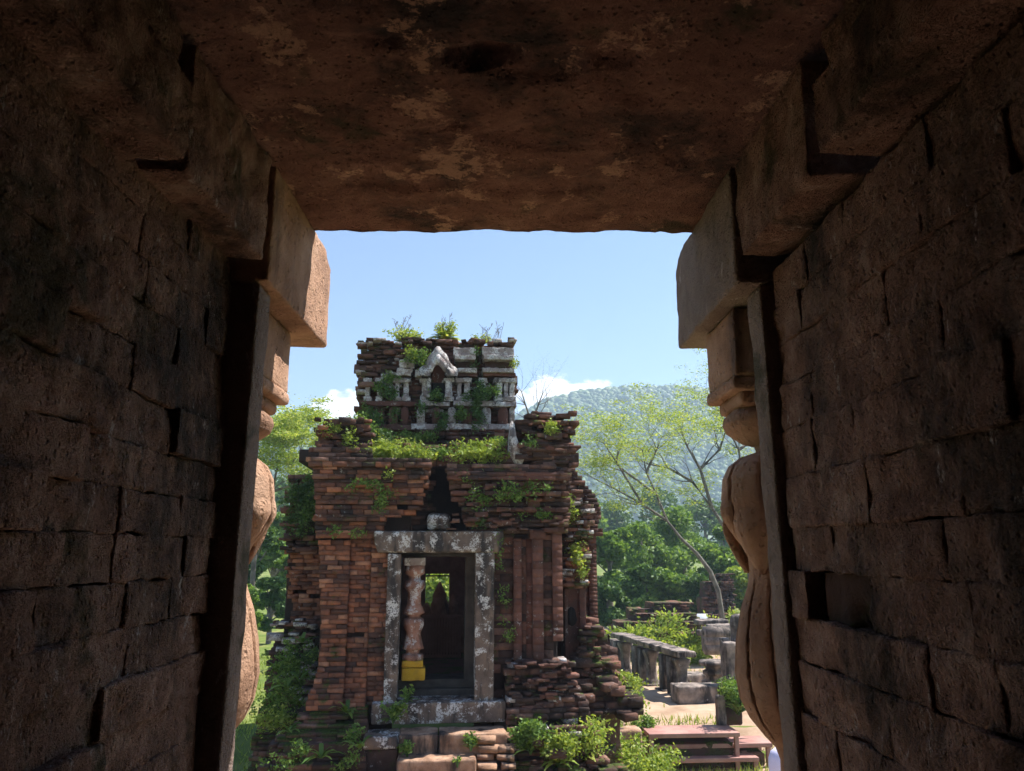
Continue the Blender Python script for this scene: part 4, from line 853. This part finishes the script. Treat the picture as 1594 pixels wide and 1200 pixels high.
# creepers and weeds rooted all over the temple (position in the photograph, plane of the wall, reach, number)
patches = [(600, 703, -.02, 30, 7, 200, L_BRIGHT), (645, 708, -.05, 30, 6, 180, L_BRIGHT), (690, 706, .1, 20, 6, 80, L_MID), (755, 708, -.05, 30, 8, 200, L_BRIGHT), (620, 700, .25, 42, 10, 420, L_BRIGHT), (600, 706, .1, 20, 6, 120, L_YEL), (650, 706, .2, 18, 8, 130, L_BRIGHT), (745, 702, .2, 40, 12, 420, L_BRIGHT), (725, 714, .0, 22, 7, 220, L_BRIGHT), (775, 690, .5, 14, 9, 120, L_MID),
           (565, 668, .8, 20, 16, 260, L_MID), (590, 680, .9, 22, 10, 200, L_DARK), (640, 680, 1.1, 40, 6, 160, L_MID), (520, 668, -.05, 14, 8, 40, L_BRIGHT), (545, 680, -.05, 8, 14, 50, L_BRIGHT),
           (583, 760, -.1, 18, 22, 90, L_MID), (560, 750, -.15, 22, 8, 50, L_MID), (600, 775, -.08, 8, 16, 60, L_MID), (520, 826, -.1, 12, 3, 25, L_MID), (555, 828, -.1, 14, 5, 30, L_MID), (590, 790, -.08, 6, 6, 20, L_MID), (610, 740, -.2, 10, 6, 24, L_BRIGHT),
           (790, 770, -.2, 50, 8, 190, L_MID), (750, 780, -.1, 14, 14, 110, L_MID), (840, 800, -.1, 26, 4, 90, L_MID), (830, 755, -.2, 30, 5, 80, L_MID), (858, 668, -.1, 8, 7, 70, L_BRIGHT), (826, 690, -.1, 10, 5, 40, L_MID), (745, 810, -.05, 18, 10, 90, L_DARK), (725, 745, -.1, 10, 10, 60, L_MID),
           (775, 870, .0, 5, 40, 60, L_MID), (782, 940, .0, 4, 26, 40, L_MID), (790, 990, .0, 10, 6, 40, L_MID),
           (895, 862, .52, 7, 24, 150, L_YEL), (888, 800, .55, 9, 14, 80, L_YEL), (905, 885, .52, 5, 14, 70, L_BRIGHT), (885, 775, .5, 5, 6, 40, L_BRIGHT),
           (650, 560, YU - .1, 20, 14, 210, L_MID), (640, 552, YU - .1, 12, 8, 70, L_BRIGHT), (612, 590, YU, 18, 8, 120, L_MID), (608, 612, YU - .05, 14, 14, 150, L_DARK), (590, 602, YU, 8, 12, 80, L_MID), (680, 615, YU - .1, 11, 6, 120, L_DARK), (740, 618, YU - .1, 36, 6, 200, L_DARK), (745, 600, YU, 8, 14, 90, L_DARK), (743, 645, YU - .1, 8, 26, 210, L_DARK), (690, 655, YU - .1, 10, 18, 150, L_DARK), (718, 645, YU - .1, 9, 16, 110, L_MID), (655, 640, YU - .1, 6, 16, 80, L_DARK), (614, 640, YU, 6, 14, 70, L_DARK), (575, 655, YU - .15, 18, 18, 200, L_DARK), (740, 560, YU, 5, 20, 60, L_DARK), (800, 568, YU, 4, 7, 50, L_BRIGHT), (760, 612, YU - .1, 18, 9, 120, L_MID),
           (470, 770, YB - .1, 22, 26, 700, L_DARK), (465, 810, YB - .1, 20, 30, 500, L_DARK), (482, 790, YB - .15, 10, 34, 260, L_MID), (455, 1040, .6, 30, 34, 620, L_MID), (440, 1090, .4, 34, 30, 600, L_MID), (475, 1020, .7, 20, 14, 240, L_DARK), (430, 1120, .2, 30, 16, 300, L_BRIGHT), (480, 1165, -.75, 30, 12, 90, L_MID), (430, 1185, -.8, 20, 14, 80, L_MID), (540, 1180, -.7, 18, 14, 70, L_MID), (552, 1145, -.5, 10, 14, 120, L_MID),
           (960, 1060, .6, 22, 14, 160, L_BRIGHT), (930, 1040, .8, 14, 10, 90, L_MID), (985, 1085, .3, 16, 12, 150, L_BRIGHT), (915, 1010, 1.0, 10, 12, 60, L_MID)]
pk = 0
for (px, py, yl, rx, ry, n, m) in patches:
    n = int(n * (3.2 if py < 730 and yl < 1.2 else 1.4)); pk += 1; x0, z0 = TP(px, py, yl); sx, sz = rx / 111, ry / 111
    g = np.random.default_rng(pk); k_ = max(3, n // 16); cs = np.stack([g.normal(0, .5, k_) * sx, g.uniform(-.05, .02, k_), g.normal(0, .5, k_) * sz], 1)
    C = cs[g.integers(0, k_, n)] + g.normal(0, 1, (n, 3)) * np.array([.035, .035, .03]); C[:, 1] -= .05
    C = np.repeat(C, 2, 0) + g.normal(0, .025, (2 * n, 3)); V, F = leaves(C, .042, pk, .2, .45, .6); V = V + np.array([x0, yl, z0]); veg(m, (V, F))
for q, (px, py, yl) in enumerate([(540, 1110, -.2), (445, 1070, .3), (465, 1060, .3), (430, 1045, .6), (450, 1140, -.4), (500, 1180, -.8), (560, 1165, -.7), (470, 1000, .8)]):
    x0, z0 = TP(px, py, yl); veg(L_MID, fern((x0, yl, z0), 12, .38, q))
for nm, (m, ps) in VEG.items():
    V, F = join(ps); tone = {'bright_leaf': 'bright green sunlit weeds', 'green_leaf': 'mid green creeping weeds', 'dark_leaf': 'dark green creepers', 'feathery_leaf': 'yellowish hanging moss and weeds'}[nm]
    link('wall_weeds', mesh_np('weeds', V, F), m, None, (TX, TY, 0), (0, 0, TR), kind='stuff', label=tone + ' rooted in the temple brickwork', category='weeds')

def plant(name, base, label, cat, r, h, n, size, mat, seed, group=None, stems=7, fernn=0, up=.3):
    t = empty(name, base, 0, label=label, category=cat, group=group); g = random.Random(seed); ps, tips = [], []
    for i in range(stems):
        a = g.uniform(0, 6.283); rr = r * g.uniform(.2, .95); hh = h * g.uniform(.55, 1.0); tip = (math.cos(a) * rr, math.sin(a) * rr, hh); tips.append(tip)
        ps.append(tube([(0, 0, -.03), (tip[0] * .35, tip[1] * .35, hh * .55), tip], [.012 * (1 + r), .009 * (1 + r), .003], 4))
    link('stem', mesh_np('stem', *join(ps)), M_BARK if r > 1 else L_DARK, t)
    gg = np.random.default_rng(seed); T_ = np.array(tips); i = gg.integers(0, len(T_), n); f = gg.uniform(.25, 1.0, (n, 1)) ** .6
    C = T_[i] * np.concatenate([f, f, f ** 1.1], 1) + gg.normal(0, 1, (n, 3)) * np.array([r * .17, r * .17, h * .09]); C[:, 2] = np.maximum(C[:, 2], .01)
    lv = [leaves(C, size, seed, up, .5)]
    if fernn: lv.append(fern((0, 0, 0), fernn, h * 1.1, seed))
    link('foliage', mesh_np('foliage', *join(lv)), mat, t); return t
def tplant(px, py, yl, *a, **k):
    x0, z0 = TP(px, py, yl); return plant(a[0], tw(x0, yl, z0), *a[1:], **k)
tplant(632, 534, YU + .5, 'grass_tuft', 'bright tuft of weeds on the left of the temple roof', 'tuft', .34, .26, 800, .045, L_YEL, 1, 'tufts on the temple roof', 16, 110)
tplant(692, 531, YU + .5, 'grass_tuft', 'tallest bright weed tuft at the middle of the temple roof', 'tuft', .2, .36, 700, .045, L_YEL, 2, 'tufts on the temple roof', 16, 110)
tplant(750, 537, YU + .5, 'grass_tuft', 'small low weed tuft on the right of the temple roof', 'tuft', .2, .2, 380, .04, L_YEL, 3, 'tufts on the temple roof', 10, 60)
tplant(612, 1122, -.24, 'fern', 'green fern growing from the left end of the door sill', 'fern', .22, .24, 300, .06, L_MID, 4, None, 9, 26); tplant(634, 1092, -.15, 'fern', 'thin fern leaning on the left door post foot', 'fern', .1, .2, 60, .06, L_MID, 5, None, 5, 18)
tplant(634, 1175, -.66, 'weed_clump', 'leafy weed at the left end of the stone steps', 'weed', .14, .17, 200, .045, L_MID, 6, None, 8, 10); tplant(733, 1165, -.66, 'weed_clump', 'leafy weed at the right end of the stone steps', 'weed', .11, .18, 160, .045, L_MID, 7, None, 8, 6); tplant(712, 1190, -.95, 'weed_clump', 'sparse weed growing on the lower stone step', 'weed', .10, .10, 50, .04, L_MID, 8, None, 6)
# dry seed stalks on the roof
for q, (px, lb_) in enumerate(((620, 'left'), (697, 'middle'), (765, 'right'))):
    x0, z0 = TP(px, 534, YU + .5); g = random.Random(q); ps = []
    for i in range(9):
        a = g.uniform(-.5, .5); h_ = g.uniform(.25, .48) * (1.1 if q < 2 else .7); b_ = (g.uniform(-.15, .15), g.uniform(-.1, .1), 0); tp = (b_[0] + a * h_, b_[1] + g.uniform(-.1, .1), h_); ps.append(tube([b_, ((b_[0] + tp[0]) / 2, b_[1], h_ * .6), tp], [.006, .005, .003], 4))
        for j in range(3):
            f = g.uniform(.6, 1); s_ = (b_[0] + (tp[0] - b_[0]) * f, b_[1], h_ * f); ps.append(tube([s_, (s_[0] + g.uniform(-.06, .06), s_[1], s_[2] + g.uniform(.02, .08))], [.003, .005], 4))
    link('seed_stalks', mesh_np('stalks', *join(ps)), M_BARK, None, tw(x0, YU + .5, z0), label='thin dry seed stalks on the %s of the temple roof' % lb_, category='stalks')
bushes = [(826, 1170, 10.5, .26, .36, 'leafy bush close to the right of the stair flank', L_MID), (868, 1190, 10.6, .3, .4, 'bright bush below the right temple pilasters', L_BRIGHT), (905, 1192, 10.9, .5, .62, 'large bright bush in front of the right temple corner', L_BRIGHT), (940, 1140, 12.2, .42, .5, 'sunlit weeds beside the crumbling right temple corner', L_BRIGHT), (965, 1195, 11.8, .5, .45, 'wide low weeds left of the lowest wooden tread', L_BRIGHT), (1015, 1215, 12.0, .5, .4, 'low weeds right in front of the wooden treads', L_BRIGHT), (1005, 1150, 14.2, .22, .35, 'small bush against the left end of the wooden treads', L_MID), (1150, 1110, 14.2, .4, .55, 'dark green bush beside the mossy block and right colonnette', L_MID), (980, 1080, 15.5, .35, .35, 'sunny weeds at the foot of the colonnade', L_BRIGHT)]
for q, (px, py, Y, r_, h_, lb_, m) in enumerate(bushes):
    p = P(px, py, Y); p.z = max(gh(p.x, p.y), min(p.z, 1.3)); plant('weed_bush', p, lb_, 'bush', r_, h_, 1900, .055, m, 40 + q, 'bushes right of the temple', 14, 16)
ov = []
for q, (px, py, Y, r_, n) in enumerate([(985, 990, 23.2, 40, 700), (1030, 985, 23.5, 46, 800), (1010, 1005, 23, 60, 900), (1075, 1000, 23.1, 30, 600), (1060, 1020, 22.8, 50, 800), (1040, 965, 24, 30, 320), (1110, 975, 25, 20, 200), (1145, 960, 29, 18, 240), (1085, 1030, 22.4, 24, 500)]):
    p = P(px, py, Y); s_ = r_ / 1250 * Y; g = np.random.default_rng(q); C = np.array(p) + g.normal(0, .45, (n, 3)) * np.array([s_, .35, .3]); ov.append(leaves(C, .12, q, .3, .5))
link('ruin_weeds', mesh_np('ruin_weeds', *join(ov)), L_BRIGHT, kind='stuff', label='sunlit weeds smothering the low ruin', category='weeds')
# grass
def blades(n, area, keep, seed, h=.14):
    g = np.random.default_rng(seed); x = g.uniform(area[0], area[1], n * 3); y = g.uniform(area[2], area[3], n * 3); ok = [i for i in range(len(x)) if keep(x[i], y[i])][:n]
    x, y = x[ok], y[ok]; z = np.array([gh(a, b) for a, b in zip(x, y)]); a = g.uniform(0, 6.28, len(x)); w = .012; H = h * g.uniform(.4, 1.3, len(x)); lx, ly = g.normal(0, .05, len(x)), g.normal(0, .05, len(x))
    V = np.stack([np.stack([x - np.cos(a) * w, y - np.sin(a) * w, z - .01], 1), np.stack([x + np.cos(a) * w, y + np.sin(a) * w, z - .01], 1), np.stack([x + lx, y + ly, z + H], 1)], 1).reshape(-1, 3); return V, [np.arange(len(x) * 3).reshape(-1, 3)]
def offpath(x, y):
    n = mnoise.noise(Vector((x * .9, y * .9, 4))); inside = 2.5 + .08 * (y - 13) < x < 6.3 and 14.6 < y; return n > .12 if inside else n > -.45
gs = join([blades(20000, (1.0, 7.5, 10.5, 26), offpath, 1), blades(9000, (-8, -2.2, 9, 24), lambda x, y: True, 2, .12)])
link('grass', mesh_np('grass', *gs), L_BRIGHT, kind='stuff', label='short bright grass on the ground round the temple', category='grass')

# -- trees
def grow(ps, tips, p, d, L, r, depth, g, sp=.55, upb=.12):
    pts, rad = [p], [r]; q, dd = p.copy(), d.copy()
    for i in range(3):
        dd = (dd + Vector((g.gauss(0, .16), g.gauss(0, .16), g.gauss(upb * .5, .12)))).normalized(); q = q + dd * (L / 3); pts.append(q.copy()); rad.append(r * (1 - .18 * (i + 1)))
    ps.append(tube(pts, rad, 5 if depth < 3 else 7))
    if depth <= 1: tips.append(q.copy())
    if depth == 0: return
    for i in range(g.choice((2, 3))):
        ax = Vector((g.gauss(0, 1), g.gauss(0, 1), g.gauss(0, .7))).normalized(); nd = (dd + ax * sp).normalized()
        grow(ps, tips, pts[3 if i < 2 else 2], nd, L * g.uniform(.6, .85), rad[-1] * .75, depth - 1, g, sp, upb)
def limb_tree(name, label, limbs, Y, leafmat, seed, nleaf=40, size=.085, depth=2, r0=.105, clus=(.42, .42, .13)):
    g = random.Random(seed); base = P(*limbs[0][0], Y); base.z = gh(base.x, Y); t = empty(name, base, 0, label=label, category='tree'); ps, tips = [], []
    for li, lim in enumerate(limbs):
        pts = [P(px, py, Y + (0 if li == 0 else g.uniform(-1, 1) * .8 * i / len(lim))) - base for i, (px, py) in enumerate(lim)]
        if li == 0: pts[0].z = -.05
        ra = [r0 * (1 if li == 0 else .5) * (1 - .62 * i / (len(pts) - 1)) for i in range(len(pts))]; ps.append(tube(pts, ra, 8))
        for i in range(1, len(pts)):
            if li == 0 and i < len(pts) - 1: continue
            d = (pts[i] - pts[i - 1]).normalized()
            for q in range(3 if i < len(pts) - 1 else 4):
                ax = Vector((g.gauss(0, 1), g.gauss(0, 1), g.gauss(-.05, .5))).normalized(); grow(ps, tips, pts[i], (d + ax * .9).normalized(), g.uniform(.6, 1.05) * Y / 28, ra[i] * .55, depth, g, .7)
    link('trunk', mesh_np('trunk', *join(ps), True), M_TWIG, t)
    gg = np.random.default_rng(seed); C = np.concatenate([np.array(tp) + np.array([0, 0, .05]) + gg.normal(0, .5, (nleaf, 3)) * np.array(clus) for tp in tips if gg.random() < .8])
    link('crown', mesh_np('crown', *leaves(C, size, seed, .75, .42)), leafmat, t); return t
limb_tree('feathery_tree', 'leaning feathery tree with bare forked limbs right of the temple', [[(1128, 965), (1118, 920), (1106, 890), (1085, 862), (1060, 838), (1038, 810)], [(1038, 810), (1000, 785), (965, 765), (925, 745)], [(1038, 810), (1022, 770), (1006, 735), (1000, 700)], [(1006, 735), (1022, 700), (1030, 680)], [(1000, 785), (960, 720), (940, 690)], [(1022, 770), (975, 735), (950, 715)]], 29, L_YEL, 5)
limb_tree('feathery_tree', 'second feathery tree rising close to the right colonnette', [[(1182, 935), (1165, 880), (1140, 840), (1108, 790)], [(1108, 790), (1078, 750), (1040, 728), (1008, 722)], [(1108, 790), (1090, 730), (1070, 695), (1060, 672)], [(1090, 730), (1120, 700), (1130, 670)], [(1140, 840), (1160, 770), (1150, 700), (1120, 640)], [(1150, 700), (1180, 680), (1185, 650)]], 32, L_YEL, 8, r0=.15)
limb_tree('feathery_tree', 'bright feathery tree at the left edge behind the temple', [[(392, 930), (396, 860), (404, 800), (424, 765)], [(424, 765), (455, 755), (480, 740), (500, 725)], [(424, 765), (430, 735), (440, 705)], [(455, 755), (452, 725), (468, 700)], [(404, 800), (390, 755), (398, 715)]], 27, L_YEL, 12, 100, .095)
limb_tree('bare_tree', 'nearly bare thin tree whose twigs show right of the upper storey', [[(835, 800), (832, 700), (828, 660)], [(828, 660), (818, 630), (812, 610)], [(828, 660), (838, 630), (845, 612)]], 34, L_MID, 15, 3, .04, 2, .10)
def dense_tree(px, py, Y, w, label, mat, seed, n=5200, size=.2, group='trees behind the temple'):
    top = P(px, py, Y); g0 = gh(top.x, Y); H = top.z - g0; t = empty('leafy_tree', (top.x, Y, g0), 0, label=label, category='tree', group=group); g = random.Random(seed); ps = []; R_ = w / 1250 * Y / 2
    cl = []; tr = H * .3
    ps.append(tube([(0, 0, -.1), (g.uniform(-.1, .1), 0, H * .3), (g.uniform(-.2, .2), 0, H * .7)], [.05 * H ** .8, .04 * H ** .8, .015 * H ** .8], 7))
    for i in range(15):
        a = g.uniform(0, 6.28); rr = R_ * g.uniform(.1, .85); zc_ = H * g.uniform(.22, .9); rr *= 1 - max(0, zc_ / H - .55) * 1.3; c_ = (math.cos(a) * rr, math.sin(a) * rr, zc_); s_ = R_ * g.uniform(.26, .5)
        ps.append(tube([(0, 0, min(zc_ * .7, H * .6)), c_], [.02 * H ** .7, .006], 5)); cl.append(blob(c_, (s_, s_, min(s_ * .7, H - zc_ + .1)), n // 15, seed * 20 + i, .35))
    link('trunk', mesh_np('trunk', *join(ps), True), M_BARK, t); link('crown', mesh_np('crown', *leaves(np.concatenate(cl), size, seed, .35, .55)), mat, t)
dt = [(948, 812, 36, 90, 'dark leafy tree just right of the temple gable', L_MID), (1000, 800, 41, 120, 'rounded green tree behind the leaning feathery limbs', L_MID), (1062, 786, 44, 130, 'tallest green tree behind the ruined brick tower', L_MID), (1125, 806, 40, 110, 'green tree filling the gap above the white sign', L_MID), (1182, 800, 37, 110, 'green tree beside the right colonnette bulb', L_DARK),
      (945, 905, 28, 70, 'low dark shrub tree at the right foot of the temple', L_DARK), (985, 878, 33, 90, 'low rounded shrub tree above the mossy ruin', L_DARK), (1040, 884, 36, 90, 'pale green shrub tree left of the ruined tower', L_MID), (1085, 896, 34, 60, 'small dark shrub touching the ruined tower', L_DARK), (1165, 880, 35, 80, 'shrub tree right of the ruined tower', L_BRIGHT),
      (400, 800, 30, 90, 'dark leafy tree at the far left beside the colonnette', L_DARK), (432, 785, 38, 90, 'green tree behind the mossy left corner of the temple', L_MID), (425, 890, 27, 60, 'low dark shrub on the lawn left of the temple', L_DARK), (455, 840, 33, 60, 'shrub tree hugging the left temple wall', L_MID), (385, 905, 24, 50, 'small shrub tree half hidden by the left colonnette', L_MID),
      (905, 770, 80, 90, 'distant tree just showing beside the temple gable', L_MID), (965, 765, 95, 110, 'distant tree below the hill, left of the bare limbs', L_BLUE), (1030, 755, 90, 110, 'distant tree below the hill behind the bare limbs', L_BLUE), (1095, 762, 85, 110, 'distant tree below the hill near the right colonnette', L_BLUE), (1160, 758, 80, 110, 'distant tree below the hill behind the colonnette leaf', L_BLUE), (1225, 760, 80, 110, 'distant tree mostly hidden by the right door jamb', L_BLUE), (380, 745, 75, 110, 'distant tree far left below the hazy hill', L_BLUE), (440, 735, 80, 120, 'distant tree left of the temple below the hazy hill', L_BLUE), (505, 740, 85, 110, 'distant tree partly hidden by the left temple corner', L_BLUE), (680, 860, 30, 150, 'tree seen through the back window of the temple', L_BRIGHT)]
for q, (px, py, Y, w, lb_, m) in enumerate(dt): dense_tree(px, py, Y, w, lb_, m, 100 + q, 7000 if Y < 60 else 3200, .17 if Y < 30 else (.23 if Y < 60 else .5))

# ------------------------------------------------------------------ a visitor below the doorway, hooded head just in view
def person(loc, rz):
    t = empty('person', loc, rz, label='person in a pale lilac hooded jacket, only the hood visible beside the colonnette', category='person')
    import bmesh
    J = {'pel': (0, 0, .92, .125), 'wst': (0, 0, 1.08, .115), 'chs': (0, .01, 1.26, .135), 'nck': (0, 0, 1.40, .06), 'hed': (0, -.015, 1.50, .082), 'top': (0, -.01, 1.575, .07),
         'ls': (.165, 0, 1.33, .058), 'le': (.23, .02, 1.07, .044), 'lw': (.22, -.06, .84, .032), 'lh': (.21, -.09, .76, .036), 'rs': (-.165, 0, 1.33, .058), 're': (-.23, .02, 1.07, .044), 'rw': (-.22, -.06, .84, .032), 'rh': (-.21, -.09, .76, .036),
         'lt': (.09, 0, .86, .09), 'lk': (.10, -.01, .48, .06), 'la': (.10, .02, .09, .04), 'lf': (.11, -.14, .04, .04), 'rt': (-.09, 0, .86, .09), 'rk': (-.10, .0, .48, .06), 'ra': (-.10, .03, .09, .04), 'rf': (-.11, -.13, .04, .04)}
    E = 'pel-wst wst-chs chs-nck nck-hed hed-top chs-ls ls-le le-lw lw-lh chs-rs rs-re re-rw rw-rh pel-lt lt-lk lk-la la-lf pel-rt rt-rk rk-ra ra-rf'.split()
    ks = list(J); me = bpy.data.meshes.new('body'); me.from_pydata([J[q][:3] for q in ks], [tuple(ks.index(x) for x in e.split('-')) for e in E], []); o = link('body', me, m_plain('trousers_and_skin', (.10, .10, .13), (.13, .13, .16), 4), t)
    md = o.modifiers.new('skin', 'SKIN'); o.modifiers.new('sub', 'SUBSURF').levels = 1; o.modifiers['sub'].render_levels = 2
    for q, v in zip(ks, me.skin_vertices[0].data): v.radius = (J[q][3], J[q][3]); v.use_root = q == 'pel'
    lil = m_plain('lilac_cloth', (.60, .58, .80), (.68, .66, .86), 5, .8, .15)
    hood = [(.11, 1.36), (.135, 1.42), (.14, 1.50), (.135, 1.57), (.11, 1.63), (.06, 1.665), (.005, 1.675)]
    link('hood', mesh_np('hood', *revolve(hood, 24, lambda r_, z_, a: r_ * (1 - .12 * max(0, -math.sin(a)))), True), lil, t, (0, .015, 0))
    face = [(.02, 1.405), (.06, 1.43), (.075, 1.48), (.075, 1.53), (.05, 1.57), (.01, 1.585)]
    skin = m_plain('skin', (.45, .28, .2), (.5, .32, .24), 5, .6, .05); f = link('face', mesh_np('face', *revolve(face, 16), True), skin, t, (0, -.065, 0))
    link('nose', box_mesh(.022, .03, .04, cell=.01, r=.01, amp=0), skin, f, (0, -.08, 1.49))
    jk = [(.19, .80), (.185, .95), (.17, 1.1), (.185, 1.25), (.175, 1.34), (.10, 1.40)]
    link('jacket', mesh_np('jacket', *revolve(jk, 28, lambda r_, z_, a: r_ * (1 - .3 * abs(math.sin(a)))), True), lil, t)
    for s_ in (-1, 1): link('sleeve', mesh_np('sleeve', *tube([(s_ * .15, 0, 1.34), (s_ * .2, .01, 1.2), (s_ * .23, .02, 1.07), (s_ * .222, -.05, .86)], [.07, .066, .058, .045], 12), True), lil, t)
pp = P(1206, 1162, 8.4); person((pp.x + .05, 8.4, pp.z - 1.675), R(200))

# ------------------------------------------------------------------ the hazy air
k = NM('haze_air'); v = k.n.new('ShaderNodeVolumePrincipled'); v.inputs['Color'].default_value = (.60, .78, 1.0, 1); v.inputs['Density'].default_value = .00088; v.inputs['Anisotropy'].default_value = .2
k.l.new(v.outputs[0], k.out.inputs['Volume'])
hx = np.array([(x, y, z) for x in (-1200, 1200) for y in (-80, 940) for z in (-9, 172)], float); hf_ = np.array([[0, 1, 3, 2], [4, 6, 7, 5], [0, 4, 5, 1], [2, 3, 7, 6], [0, 2, 6, 4], [1, 5, 7, 3]])
link('haze', mesh_np('haze', hx, [hf_]), k.m, kind='stuff', label='thin pale blue haze in the air', category='haze')
